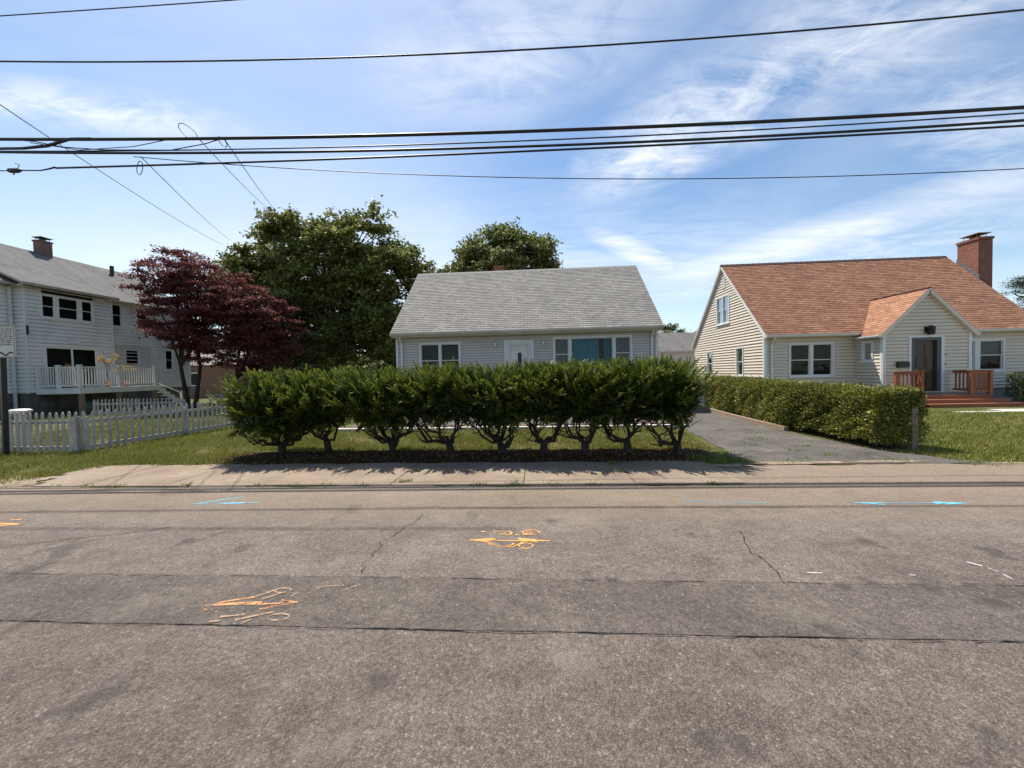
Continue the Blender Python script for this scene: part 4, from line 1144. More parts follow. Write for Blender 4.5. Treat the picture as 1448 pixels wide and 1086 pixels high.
# ------------------------------------------------------------------ VEGETATION
def tree(name, base, lobes, ncl, clr, nleaf, lsize, m, bark, label, cat='tree', group=None, trunk_r=.25, fork=.35, flat=.6, stems=1, seed=1, shell=.55, upbias=.6, aspect=.62, spread=.25, droop=0):
    global rng
    rng = np.random.default_rng(seed); random.seed(seed)
    t = thing(name, base, label, cat, group)
    vols = np.array([l[3] * l[4] * l[5] for l in lobes]); pr = vols / vols.sum()
    C = []
    while len(C) < ncl:
        l = lobes[rng.choice(len(lobes), p=pr)]
        d = unit(rng.normal(size=3)); r = shell + (1 - shell) * rng.random() if rng.random() < .8 else rng.random() * shell
        p = np.array(l[:3]) + d * r * np.array(l[3:6]) * rng.uniform(.88, 1.06)
        if p[2] < base[2] + .5: continue
        C.append(p)
    C = np.array(C)
    top = max(c[2] for c in C); cx, cy, cz = C.mean(0)
    b = np.array(base, float)
    mb = MB(); limb_pts = []
    for s in range(stems):
        ang = s * 6.283 / stems + .6; off = np.array([math.cos(ang), math.sin(ang), 0]) * (0 if stems == 1 else trunk_r * 1.2)
        fz = b[2] + (cz - b[2]) * fork
        f = b + off + np.array([(cx - b[0]) * fork * .6, (cy - b[1]) * fork * .6, fz - b[2]]) + off * (fz - b[2]) * .8
        mid = (b + off + f) / 2 + rng.normal(0, trunk_r * .25, 3)
        mb.tube([b + off * .9, b + off + np.array([0, 0, .15]), mid, f], [trunk_r * 1.45, trunk_r * 1.05, trunk_r * .85, trunk_r * .7], 9)
        sub = C[rng.choice(len(C), min(len(C), max(4, int(14 / stems))), replace=False)]
        for e in sub:
            m1 = f + (e - f) * .35 + np.array([0, 0, .12]) * np.linalg.norm(e - f) + rng.normal(0, .12, 3) * trunk_r * 4
            m2 = f + (e - f) * .72 + np.array([0, 0, .10]) * np.linalg.norm(e - f) + rng.normal(0, .12, 3) * trunk_r * 4
            mb.tube([f - (f - mid) * .1, m1, m2, e], [trunk_r * .55, trunk_r * .34, trunk_r * .2, trunk_r * .07], 6, cap=False)
            limb_pts += [m1, m2, (m1 + m2) / 2, (m2 + e) / 2, (f + m1) / 2]
    LP = np.array(limb_pts)
    for c in C:
        q = LP[np.argmin(np.linalg.norm(LP - c, axis=1))]
        mm = (q + c) / 2 + rng.normal(0, .05, 3) * np.linalg.norm(c - q)
        mb.tube([q, mm, c], [trunk_r * .14, trunk_r * .09, trunk_r * .03], 4, cap=False)
    mb.build('trunk', bark, t, smooth=True)
    per = nleaf // ncl; P = []
    for c in C:
        cr = clr * rng.uniform(.6, 1.3); n = int(per * rng.uniform(.6, 1.4))
        # a clump is a handful of leafy twigs
        nt_ = 9
        td = unit(rng.normal(size=(nt_, 3)) * np.array([1, 1, flat]) + np.array([0, 0, .15]))
        k = rng.integers(0, nt_, n); tt = rng.random(n) ** .7
        q = c + td[k] * (tt * cr)[:, None] * np.array([1, 1, flat + .2]) + rng.normal(0, cr * spread, (n, 3)) * np.array([1, 1, flat])
        q[:, 2] -= droop * (tt ** 2) * cr
        P.append(q)
    P = np.concatenate(P); P = P[P[:, 2] > b[2] + .15]
    leaves('crown', P, m, lsize, t, upbias, aspect)
    return t

# red maples
G1 = 'red maples beside the white house'
tree('maple_tree', (-18.9, 19.9, 0), [(-19.6, 20.2, 6.9, 2.1, 1.9, 1.9), (-18.7, 19.8, 5.0, 2.3, 2.0, 1.7), (-20.0, 20.3, 4.2, 1.6, 1.4, .9), (-18.4, 19.8, 3.3, 1.5, 1.4, .8), (-17.2, 20, 6.6, 1.6, 1.6, 1.4)], 230, .62, 52000, .115, M['maple'], M['bark_dark'],
     'taller dark red maple at left, its branches over the white house roof', group=G1, trunk_r=.12, fork=.42, flat=.34, seed=5, stems=2, shell=.6, droop=.2, spread=.17, aspect=.55)
tree('maple_tree', (-16.9, 20.6, 0), [(-16.1, 20.6, 5.3, 2.4, 2.2, 2.1), (-15.1, 20.8, 4.0, 1.5, 1.8, 1.6), (-16.6, 20.4, 3.5, 1.9, 1.8, 1.2), (-15.7, 20.4, 2.3, 1.9, 1.6, .9)], 240, .62, 60000, .115, M['maple'], M['bark_dark'],
     'lower rounded red maple with forked trunk, right of the taller one', group=G1, trunk_r=.11, fork=.38, flat=.30, seed=6, stems=3, shell=.5, droop=.25, spread=.16, aspect=.55)
# big broadleaf mass
tree('broadleaf_tree', (-15.0, 28.5, 0), [(-16.6, 28, 9.6, 3.9, 3.6, 4.2), (-13.2, 28.5, 10.2, 3.6, 3.6, 3.6), (-11.2, 28.2, 7.6, 3.6, 3.2, 4.2), (-16.8, 28, 5.0, 4.2, 3.4, 3.6), (-11.2, 28, 4.2, 3.4, 3.0, 3.0), (-9.4, 28.6, 9.0, 1.8, 2, 1.8)], 330, 1.15, 120000, .25, M['oak'], M['bark_grey'],
     'broadest tall green tree, directly left of the grey house roof', group='tall trees behind the houses', trunk_r=.42, fork=.5, flat=.5, seed=8, shell=.72, spread=.15)
tree('broadleaf_tree', (-21.4, 29, 0), [(-22.6, 29, 8.6, 2.7, 2.8, 2.8), (-21.2, 29, 9.6, 2.4, 2.6, 2.4), (-20.6, 29, 5.8, 3.0, 2.8, 3.0), (-19.2, 28.5, 3.6, 2.4, 2.2, 2.2)], 150, 1.05, 52000, .24, M['oak'], M['bark_grey'],
     'green tree at the left shoulder of the tall mass, above the red maples', group='tall trees behind the houses', trunk_r=.3, fork=.5, flat=.5, seed=9, shell=.7, spread=.15)
tree('broadleaf_tree', (-2.4, 33, 0), [(-2.6, 33, 10.2, 4.6, 3.6, 3.6), (.2, 33, 9.6, 2.6, 2.4, 2.0), (-5.6, 33, 9.6, 2.2, 2.4, 2.0)], 190, 1.1, 58000, .25, M['oak_far'], M['bark_grey'],
     'round green tree rising behind the middle of the grey roof', group='tall trees behind the houses', trunk_r=.4, fork=.6, flat=.5, seed=10, shell=.7, spread=.15)
tree('young_tree', (-8.0, 33, 0), [(-8.0, 33, 7.6, 2.6, 2, 3.0), (-7.2, 33, 4, 2.2, 2, 3.0)], 90, .9, 20000, .17, M['lime'], M['bark_grey'],
     'yellow-green young tree in the gap between the tall trees', trunk_r=.2, fork=.5, flat=.6, seed=12)
tree('pine_tree', (45.5, 38, 0), [(44.4, 38, 8.3, 1.7, 1.6, .8), (46.6, 38, 9.3, 2.0, 1.8, .8), (45.4, 38, 7.2, 1.5, 1.5, .5), (48.2, 38, 7.6, 2.0, 1.8, .7), (46.5, 38, 6.2, 2.2, 2, .6)], 90, .8, 22000, .15, M['pine'], M['bark_dark'],
     'layered dark pine behind the brick chimney at the right edge', trunk_r=.26, fork=.8, flat=.35, seed=13, aspect=.3)
rng = np.random.default_rng(50)
n = 60000; a = rng.uniform(-75, 60, n)
top = 4.6 + .9 * np.sin(a * .35) + .7 * np.sin(a * .93 + 1) + .5 * np.sin(a * 2.3)
zz = rng.uniform(0, 1, n) ** .8 * top
P = np.c_[a, 58 + 3 * np.sin(a * .4) + rng.uniform(-2.5, 2.5, n) * np.sqrt(np.clip(1 - (zz / top) ** 2, .05, 1)), zz]
stuff(leaves('far_wood', P, M['oak_far'], .62, None, .4, .8), 'low line of far-off trees behind all the houses', 'woodland')
GB = 'distant trees behind the garage'
for i, (x, y, z, r, lab, mk) in enumerate(((16.2, 47, 5.2, 2.0, 'distant pale rounded treetop over the garage roof', 'lime'), (13.6, 46, 4.6, 1.9, 'distant dark treetop at the left over the garage roof', 'oak_far'), (20.0, 47, 4.7, 2.2, 'distant dark treetop at the right over the garage roof', 'oak_far'))):
    tree('distant_tree', (x, y, 0), [(x, y, z, r, r, 1.9)], 34, .7, 6500, .2, M[mk], M['bark_grey'], lab, group=GB, trunk_r=.18, fork=.6, seed=20 + i)

# yews
def yew(cx, cy, hw, hd, z0, z1, tx, ty, stems, n, seed, label, lean=0):
    global rng
    rng = np.random.default_rng(seed); random.seed(seed)
    t = thing('yew_shrub', (tx, ty, 0), label, 'shrub', 'clipped yews in a row by the sidewalk')
    hz = (z1 - z0) / 2; cz = (z0 + z1) / 2
    def shell(n, f):
        d = unit(rng.normal(size=(n, 3))); p = 2.9
        rad = (np.abs(d[:, 0]) ** p + np.abs(d[:, 1]) ** p + np.abs(d[:, 2]) ** p) ** (-1 / p)
        bumps = 1 + .08 * np.sin(d[:, 0] * 7 + seed) * np.cos(d[:, 2] * 6 + seed * 2) + .07 * np.sin(d[:, 1] * 9 + d[:, 0] * 11 + seed)
        q = d * (rad * bumps * f)[:, None]
        tp = 1 - .14 * np.clip(-q[:, 2], 0, 1) ** 2
        q[:, 0] *= tp; q[:, 1] *= tp
        return q
    def place(q):
        C = q * np.array([hw, hd, hz]) + np.array([cx, cy, cz])
        C[:, 2] += .05 * np.sin(C[:, 0] * 3.1 + 1)
        C[:, 0] += lean * (C[:, 2] - z0)
        return C
    nsp = n // 17                       # feathery sprays, each a branchlet with side shoots
    q0 = shell(nsp, np.where(rng.random(nsp) < .8, rng.uniform(.58, .84, nsp), rng.uniform(.35, .58, nsp)))
    S0 = place(q0); o0 = unit(q0 * np.array([1, 1, .55]))
    sa = unit(o0 * .9 + np.array([0, 0, .55]) * (q0[:, 2:] > -.5) + rng.normal(0, .30, (nsp, 3)))
    sl = rng.uniform(.20, .38, nsp) * np.where(q0[:, 2] < -.35, .6, 1.0)
    per = 13
    k = np.tile(np.arange(per), nsp); idx = np.repeat(np.arange(nsp), per); tt = (k + .8) / per
    supv = unit(np.array([0, 0, 1.]) + rng.normal(0, .4, (nsp, 3))); ssd = unit(np.cross(sa, supv))
    C1 = S0[idx] + sa[idx] * (sl[idx] * tt)[:, None] + np.array([0, 0, .05]) * (tt ** 2)[:, None]
    a1 = unit(sa[idx] * .9 + ssd[idx] * (np.where(k % 2, 1, -1) * (1 - tt * .8) * 1.0)[:, None] + rng.normal(0, .18, (len(idx), 3)))
    nf = n - nsp * 4
    qf = shell(nf, rng.uniform(.25, .80, nf) ** .8)
    keep = (qf[:, 2] > -.85) | (rng.random(nf) < .6); qf = qf[keep]
    C2 = place(qf); a2 = unit(unit(qf) * .8 + np.array([0, 0, .3]) + rng.normal(0, .5, (len(qf), 3)))
    C = np.concatenate([C1, C2]); ax = np.concatenate([a1, a2]); q = np.concatenate([q0[idx], qf]); n = len(C)
    tipf = np.concatenate([.35 + .65 * tt, np.full(len(qf), .15)])
    rsp = np.concatenate([rng.random(nsp)[idx] * .6 + rng.random(len(idx)) * .4, rng.random(len(qf)) * .6])
    lim = z1 + .035 + .045 * np.sin(C[:, 0] * 8 + seed) * np.sin(C[:, 1] * 6) + rng.exponential(.03, n)      # shears keep the top fairly level
    okz = (C[:, 2] < lim) & (C[:, 2] > z0 + .03 * np.sin(C[:, 0] * 9))
    rsp = rsp[okz]; C, ax, q, tipf = C[okz], ax[okz], q[okz], tipf[okz]; n = len(C)
    L = rng.uniform(.09, .17, n)
    up = unit(np.array([0, 0, 1.]) + rng.normal(0, .35, (n, 3)))
    side = unit(np.cross(ax, up)); nn = np.cross(side, ax)
    K = 8
    V = np.zeros((n, K * 6, 3), np.float32); var = np.zeros((n, K * 6, 2), np.float32); r = rsp
    for k in range(K):
        t0 = k / K; t1 = (k + 1.0) / K
        bend = .10 * (t0 ** 2)
        c0 = C + ax * (L * t0)[:, None] + nn * (L * bend)[:, None]; c1 = C + ax * (L * min(1, t1 + .04))[:, None] + nn * (L * .10 * t1 ** 2)[:, None]
        w = .027 * (1 - .5 * t0) * rng.uniform(.8, 1.25, n)
        for sgn, o in ((1, 0), (-1, 3)):
            tipp = c0 + ax * (w * .75)[:, None] + side * (sgn * w)[:, None] + nn * (w * .35)[:, None]
            V[:, k * 6 + o] = c0; V[:, k * 6 + o + 1] = tipp; V[:, k * 6 + o + 2] = c1
        var[:, k * 6:(k + 1) * 6, 0] = r[:, None]; var[:, k * 6:(k + 1) * 6, 1] = (tipf * (.35 + .65 * t0))[:, None]
    V = V.reshape(-1, 3); F = np.arange(len(V)).reshape(-1, 3)
    # limbs
    mb = MB(); base = np.array([tx, ty, .0])
    for s in range(stems):
        a0 = rng.uniform(0, 6.283); lean_ = np.array([math.cos(a0), math.sin(a0) * .6, 0])
        hz0 = rng.uniform(.14, .26); trunk_r = .068 if stems == 1 else .052
        f0 = base + lean_ * .05 * (stems > 1) + np.array([0, 0, hz0])
        mb.tube([base + np.array([0, 0, -.02]) + lean_ * .02, base + lean_ * .03 + np.array([0, 0, .07]), f0], [trunk_r * 1.6, trunk_r * 1.15, trunk_r], 8)
        nb = rng.integers(4, 9)
        for k in range(nb):
            a = 6.283 * k / nb + rng.uniform(-.8, .8); rr = rng.uniform(.45, .95)
            e = np.array([cx + hw * rr * math.cos(a), cy + hd * rr * .8 * math.sin(a), z0 + rng.uniform(.06, .5)])
            pts = [f0]; N_ = 5
            for j in range(1, N_ + 1):
                tt = j / N_
                arch = np.array([0, 0, -.10 * math.sin(tt * 3.14)])
                pts.append(f0 + (e - f0) * np.array([tt ** .85, tt ** .85, tt ** 1.3]) + arch * rng.uniform(-.4, 1.4) + rng.normal(0, .040, 3))
            rs = trunk_r * rng.uniform(.42, .68)
            mb.tube(pts, [rs * (1 - .13 * j) for j in range(N_ + 1)], 6, cap=False)
            for j in (2, 3, 4):
                for _ in range(2):
                    dv = unit(rng.normal(size=3) * np.array([1, .8, .45]) + np.array([0, 0, .35])); l_ = rng.uniform(.15, .38)
                    pA = pts[j]; pB = pA + dv * l_ * .5 + rng.normal(0, .025, 3); pC = pA + dv * l_ + np.array([0, 0, .06]) + rng.normal(0, .03, 3)
                    mb.tube([pA, pB, pC], [rs * .38, rs * .26, rs * .1], 4, cap=False)
    mb.build('trunk', M['bark_dark'], t, smooth=True)
    fast_mesh('foliage', V, F, M['yew'], t, var.reshape(-1, 2))
    return t
Y_ = [(-5.42, 7.75, 1.00, .92, .36, 1.62, -5.39, 7.75, 2, 3600, 'leftmost and widest yew, foliage nearly touching the grass'),
      (-4.45, 7.75, .88, .80, .54, 1.63, -4.55, 8.0, 1, 2400, 'second yew from left, thin slanting trunk half hidden behind the first'),
      (-3.15, 7.70, .98, .86, .55, 1.66, -3.01, 7.80, 2, 2900, 'third yew from left, stout base with a low limb reaching left'),
      (-1.95, 7.65, .88, .84, .58, 1.66, -1.80, 7.66, 1, 2500, 'fourth yew from left, upright trunk under the double window'),
      (-.85, 7.60, .84, .82, .60, 1.66, -.72, 7.61, 2, 2400, 'fifth yew from left, twin stems below the front door'),
      (.06, 7.55, .78, .82, .60, 1.67, .12, 7.45, 1, 2300, 'sixth yew from left, single trunk just right of the front door'),
      (.86, 7.52, .76, .80, .62, 1.67, .89, 7.42, 2, 2200, 'seventh yew from left, narrow V-shaped trunk under the picture window'),
      (1.64, 7.52, .80, .82, .58, 1.69, 1.70, 7.48, 1, 2400, 'eighth yew from left, thick trunk with low side twigs'),
      (2.38, 7.55, .62, .82, .58, 1.68, 2.66, 7.50, 1, 2500, 'rightmost yew, trunk leaning left beside the driveway')]
for i, y in enumerate(Y_):
    yew(*y[:9], int(y[9] * 1.9), 100 + i, y[10], lean=.06 if i == 8 else 0)

# clipped privet hedge between driveway and cream house
def clipped(name, spine, w, h0, h1, n, size, m, label, seed, base_z=.12, core=.72, posts=()):
    """spine: list of (x,y); box-ish hedge with rounded shoulders"""
    global rng
    rng = np.random.default_rng(seed); random.seed(seed)
    t = thing(name, (spine[0][0], spine[0][1], 0), label, 'hedge')
    S = np.array(spine, float); seg = np.linalg.norm(np.diff(S, axis=0), axis=1); cum = np.r_[0, np.cumsum(seg)]; Lt = cum[-1]
    def at(s):
        i = np.clip(np.searchsorted(cum, s, side='right') - 1, 0, len(seg) - 1)
        f = ((s - cum[i]) / seg[i])[:, None]
        p = S[i] * (1 - f) + S[i + 1] * f; d = unit(S[i + 1] - S[i]); return p, d
    s = rng.uniform(-.02, Lt + .02, n); a = rng.uniform(-1, 1, n); z = rng.uniform(0, 1, n)
    side = rng.random(n) * 1.03
    # choose a surface: left face, right face, top, ends
    dep = rng.exponential(.07, n)
    u = np.where(side < .36, -1, np.where(side < .62, 1, a)); zz = np.where((side >= .62) & (side < .90), 1.0, z ** .9)
    endm = side >= .90
    s = np.where(endm, np.where(rng.random(n) < .7, 0, Lt), s); u = np.where(endm, a, u)
    p, d = at(np.clip(s, 0, Lt)); nrm = np.stack([d[:, 1], -d[:, 0]], 1)
    H = h0 + (h1 - h0) * (np.clip(s, 0, Lt) / Lt)
    bulge = 1 + .06 * np.sin(s * 3.1) + .05 * np.sin(s * 7.3 + z * 5) + .05 * np.sin(z * 6 + s * 2)
    shoulder = 1 - .10 * np.clip((zz - .86) / .14, 0, 1) ** 2 - .05 * (1 - zz)
    inn = np.where(side < .62, dep, 0); top_in = np.where((side >= .62) & (side < .90), dep, 0)
    off = u * (w / 2 * bulge * shoulder - inn)
    x = p[:, 0] + nrm[:, 0] * off; y = p[:, 1] + nrm[:, 1] * off
    e = np.where(endm, dep * np.where(s < Lt / 2, 1, -1), 0); x += d[:, 0] * e; y += d[:, 1] * e
    s_ = s
    zf = base_z + (H - base_z) * zz + .025 * np.sin(s * 5) + .02 * np.sin(s * 13 + u * 3) - top_in + np.where(zz > .95, rng.exponential(.02, n), 0)
    P = np.stack([x, y, zf], 1)
    # outline waver
    P += rng.normal(0, .012, (n, 3))
    lump = np.sin(P[:, 0] * 17 + np.sin(P[:, 2] * 13) * 1.5) * np.sin(P[:, 1] * 15 + 1.3 * np.sin(P[:, 2] * 17)) + .7 * np.sin(P[:, 2] * 21 + P[:, 1] * 9) + .5 * rng.normal(size=n)
    kp = (lump > -.75) | (zz > .93); P, nrm, u, zz = P[kp], nrm[kp], u[kp], zz[kp]; n = len(P)
    P[:, :2] += nrm * (u * .022 * np.clip(lump[kp], -1, 1.2))[:, None]
    onx = (nrm * u[:, None]); ax = np.c_[onx, np.where(zz > .9, 1.0, .35)] * .9
    leaves('foliage', P, m, size, t, .2, .62, axis=ax)
    mb = MB()      # twiggy inner mass
    for k in range(6, int(Lt / .05) - 4):
        sv = np.array([k * .05]); q, dd = at(sv); q, dd = q[0], dd[0]
        for _ in range(7):
            o = rng.uniform(-.5, .5) * w * .75; bx, by = q[0] + dd[1] * o * .5, q[1] - dd[0] * o * .5
            mb.tube([(bx, by, 0), (bx + rng.normal(0, .05), by + rng.normal(0, .05), .4), (q[0] + dd[1] * o + rng.normal(0, .08), q[1] - dd[0] * o + rng.normal(0, .08), min(h0, h1) - .12)], [.012, .009, .004], 3, cap=False)
    mb.build('branches', M['bark_dark'], t)
    C2 = P[rng.random(n) < .5].copy()
    # inner leaves for depth
    q2, d2 = at(rng.uniform(0, Lt, n // 3)); nn2 = np.stack([d2[:, 1], -d2[:, 0]], 1); o2 = rng.uniform(-.38, .38, n // 3) * w
    Pi = np.c_[q2 + nn2 * o2[:, None], rng.uniform(base_z + .05, min(h0, h1) - .1, n // 3)]
    leaves('inner_foliage', Pi, m, size * 1.35, t, .2, .7)
    return t
clipped('privet_hedge', [(6.78, 7.62), (6.72, 9.0), (6.66, 10.5), (6.95, 13), (7.12, 15.8)], .95, 1.08, 1.25, 120000, .040, M['privet'],
        'long clipped yellow-green privet hedge along the right of the driveway', 31)
clipped('box_hedge', [(19.2, 16.6), (23, 16.6)], .9, 1.10, 1.10, 14000, .05, M['privet_dark'], 'dark square-clipped hedge right of the red porch steps', 32)
mb = MB(); mb.box(6.98, 7.62, 0, 7.08, 7.72, .78)
tag(mb.build('hedge_post', M['wood_grey']), 'short weathered wooden post in the near end of the privet hedge', 'post')
# edging timber
mb = MB()
pts = [(6.20, 10.0), (6.24, 11.5), (6.34, 13.2), (6.52, 15.0), (6.62, 16.8)]
for a, b in zip(pts, pts[1:]): mb.beam((a[0], a[1], .055), (b[0], b[1] - .015, .055), .11, .11)
tag(mb.build('edging_timber', M['timber']), 'weathered timber edging the driveway at the foot of the privet hedge', 'timber')
# small gate panel behind the end of the hedge
t = thing('garden_gate', (6.75, 17.0, 0), 'grey slatted gate panel at the far end of the privet hedge', 'gate')
mb = MB()
for k in range(8): mb.box(6.55 + k * .09, 17.0, .06, 6.62 + k * .09, 17.02, 1.15)
mb.build('slat_panel', M['trim_grey'], t)
mb = MB(); mb.box(6.5, 17.025, .2, 7.3, 17.05, .28); mb.box(6.5, 17.025, .9, 7.3, 17.05, .98); mb.box(6.44, 16.98, 0, 6.52, 17.06, 1.22); mb.build('gate_frame', M['trim_grey'], t)

# ------------------------------------------------------------------ GRASS, WEEDS, LITTER
rng = np.random.default_rng(77)
def blades(name, P, hgt, wid, m, label, lean=.45):
    n = len(P); a = rng.uniform(0, 6.283, n)
    b = np.stack([np.cos(a), np.sin(a), np.zeros(n)], 1); h = (hgt * rng.uniform(.45, 1.3, n) * (1 + .45 * np.clip(np.sin(P[:, 0] * 3.7 + 1.1 * np.sin(P[:, 1] * 2.9)) * np.sin(P[:, 1] * 4.3 + P[:, 0]), 0, 1)))[:, None]
    tip = P + np.array([0, 0, 1]) * h + rng.normal(0, lean, (n, 3)) * h * np.array([1, 1, .15])
    w = (wid * rng.uniform(.7, 1.3, n))[:, None]
    V = np.stack([P - b * w / 2, P + b * w / 2, tip], 1).reshape(-1, 3)
    r = np.repeat(rng.random(n), 3)
    return stuff(fast_mesh(name, V, np.arange(3 * n).reshape(-1, 3), m, None, np.stack([r, np.zeros_like(r)], 1)), label, 'grass')
def region(x0, y0, x1, y1, dens, keep=None):
    n = int((x1 - x0) * (y1 - y0) * dens)
    P = np.c_[rng.uniform(x0, x1, n), rng.uniform(y0, y1, n), np.full(n, .0)]
    if keep is not None: P = P[keep(P)]
    # patchiness
    f = .5 + .28 * np.sin(P[:, 0] * 1.7 + 2 * np.sin(P[:, 1] * 1.3)) + .25 * np.sin(P[:, 1] * 2.9 + P[:, 0] * .9) + .2 * np.sin(P[:, 0] * 6.1 + P[:, 1] * 4.7)
    return P[rng.random(len(P)) < np.clip(f + .30, .12, 1)]
def left_edge(P):
    e = np.where(P[:, 0] > -8.1, 6.74, 5.40 + np.clip((P[:, 0] + 8.6) * 2.4, 0, 1.3))
    fade = np.clip((P[:, 1] - e) / np.where(P[:, 0] > -8.1, .12, .9), 0, 1)
    return (P[:, 1] > e + .05 * np.sin(P[:, 0] * 9)) & (rng.random(len(P)) < .22 + .78 * fade)
def not_mulch(P): return ((P[:, 0] + 1.6) / 4.7) ** 6 + ((P[:, 1] - 7.37) / .58) ** 2 > 1
Ls = [region(-15, 5.5, -6.2, 8.1, 3400, lambda P: left_edge(P) & not_mulch(P)), region(-10.1, 8.1, -5.5, 11.5, 2300, not_mulch), region(-10, 11.5, -6.3, 20, 700),
      region(-6.6, 6.78, 3.2, 7.1, 700, not_mulch)]
blades('front_lawn', np.concatenate(Ls), .060, .013, M['grass'], 'short patchy grass of the lawn between picket fence and yews')
Ls = [region(-5.6, 7.85, 3.75, 10.84, 2300, lambda P: (P[:, 0] < 3.5 + .1 * (P[:, 1] - 8)) & not_mulch(P))]
blades('strip_lawn', np.concatenate(Ls), .05, .013, M['grass'], 'strip of green grass behind the yew trunks')
Ls = [region(-16, 8.1, -10.2, 14, 900), region(-24, 14, -10.1, 26, 260, lambda P: ~((P[:, 0] < -22) & (P[:, 1] > 17)))]
blades('side_yard_grass', np.concatenate(Ls), .075, .022, M['grass'], 'yellowing grass of the yard inside the picket fence')
def rl(P):
    fade = np.clip((P[:, 1] - 6.55) / .4, 0, 1)
    hedge = (P[:, 0] > 7.0) | (P[:, 1] < 7.5)
    return (P[:, 0] > 6.2 + (7.6 - P[:, 1]) * .9) & hedge & (rng.random(len(P)) < .2 + .8 * fade) & ~((P[:, 1] > 13.2) & (P[:, 0] > 13.6))
Ls = [region(6.3, 6.45, 16, 9.5, 2600, rl), region(7.2, 9.5, 22, 13.3, 1100, rl), region(7.5, 13.3, 14, 17.5, 350, rl), region(16, 6.5, 26, 9.5, 500)]
blades('right_lawn', np.concatenate(Ls), .055, .014, M['grass'], 'dry patchy lawn in front of the cream house')
# weeds at pavement seams and on the driveway
W = []
def tuft(x, y, r, n):
    W.append(np.c_[rng.normal(x, r, n), rng.normal(y, r * .6, n), np.full(n, .01)])
for (x, y, r, n) in ((3.05, 6.72, .16, 420), (3.4, 6.75, .12, 260), (2.95, 7.15, .14, 260), (3.5, 7.4, .06, 90), (1.25, 6.62, .03, 50), (1.28, 6.1, .02, 30), (-2.0, 6.2, .03, 40), (-2.0, 5.6, .05, 70),
                     (4.6, 6.9, .10, 60), (5.2, 7.2, .12, 60), (5.9, 6.75, .15, 70), (4.4, 8.2, .12, 50), (4.9, 8.9, .15, 45), (5.3, 8.0, .10, 40), (4.9, 7.6, .1, 40), (4.2, 6.7, .15, 60), (7.0, 6.5, .2, 90), (5.2, 9.6, .12, 30), (4.7, 10.2, .12, 30)):
    tuft(x, y, r, n)
for x in np.arange(-7.5, 2.5, .55):
    if rng.random() < .7: tuft(x, 5.43, .035 + .04 * rng.random(), int(10 + 25 * rng.random()))
blades('weeds', np.concatenate(W), .045, .014, M['grass_green'], 'small green weeds sprouting in seams of the sidewalk and driveway', .9)
n = 5200
P = np.c_[rng.uniform(-6.6, 3.2, n), rng.normal(7.3, .30, n), np.zeros(n)]
P = P[(P[:, 1] > 6.76) & (P[:, 1] < 8.0)]
P[:, 2] = [mulch_z(p[0], p[1]) + .008 for p in P]
stuff(leaves('leaf_litter', P, M['litter'], .035, None, 3.0, .6), 'dry leaves and bark scraps scattered under the yews', 'leaf litter')
n = 900
P = np.c_[rng.uniform(-9, 8, n), 5.42 + rng.normal(0, .25, n), np.full(n, .022)]
stuff(leaves('grit', P, M['litter'], .014, None, 3.0, .8), 'grit and tiny leaf crumbs along the sidewalk edge', 'debris')

# ------------------------------------------------------------------ PAINTED MARKS ON THE ROAD
def mark(name, strokes, m, label, z=.0095, cat='road marking'):
    mb = MB()
    for i, (pts, w) in enumerate(strokes):
        if len(pts) == 2:
            n = 8; pts = [(pts[0][0] + (pts[1][0] - pts[0][0]) * k / n, pts[0][1] + (pts[1][1] - pts[0][1]) * k / n) for k in range(n + 1)]
        strip(mb, pts, w * (.68 if z < .012 else 1.05), z + i * .00012, .45)
    return tag(mb.build(name, M[m]), label, cat)
def arc(cx, cy, rx, ry, a0, a1, n=18): return [(cx + rx * math.cos(R(a0 + (a1 - a0) * k / n)), cy + ry * math.sin(R(a0 + (a1 - a0) * k / n))) for k in range(n + 1)]
# orange arrow with upside-down figures
mark('utility_marking', [
    ([(-.68, 3.615), (-.50, 3.612), (-.25, 3.605), (.0, 3.612), (.09, 3.61)], .030),
    ([(-.66, 3.615), (-.43, 3.655)], .028), ([(-.62, 3.605), (-.48, 3.590)], .03), ([(-.60, 3.618), (-.42, 3.625)], .035),
    ([(-.22, 3.655), (-.04, 3.625)], .035), ([(-.20, 3.62), (-.05, 3.64)], .04),
    (arc(-.36, 3.535, .115, .035, 150, 395), .020), (arc(-.34, 3.49, .075, .022, 200, 350), .018), ([(-.50, 3.56), (-.42, 3.525)], .018),
    (arc(-.13, 3.50, .065, .055, 0, 360), .020), ([(-.16, 3.58), (-.25, 3.47)], .020), (arc(-.10, 3.565, .07, .03, 0, 200), .018),
    (arc(-.09, 3.80, .085, .055, -20, 300), .022), (arc(-.11, 3.785, .035, .02, 0, 360), .015), ([(-.17, 3.74), (-.13, 3.745)], .022),
    ([(-.24, 3.735), (-.20, 3.735)], .026), (arc(-.33, 3.775, .05, .045, -110, 130), .020), ([(-.29, 3.725), (-.30, 3.83)], .022), ([(-.33, 3.78), (-.40, 3.735)], .018), ([(-.36, 3.82), (-.47, 3.82)], .018),
    ([(-.59, 3.805), (-.555, 3.805)], .035)],
    'paint_orange', 'bright orange sprayed arrow with upside-down figures in mid road')
mark('utility_marking', [([(-2.37, 2.525), (-2.15, 2.55), (-1.98, 2.56)], .028), ([(-2.37, 2.53), (-2.18, 2.60), (-2.08, 2.63)], .016), ([(-1.94, 2.49), (-1.78, 2.56)], .022), ([(-1.72, 2.575), (-1.86, 2.60), (-1.84, 2.575)], .018), ([(-1.98, 2.545), (-1.74, 2.575)], .022),
                         ([(-2.35, 2.49), (-2.31, 2.465)], .016)],
     'paint_orange_worn', 'worn orange two-way arrow on the dark asphalt patch', .0140)
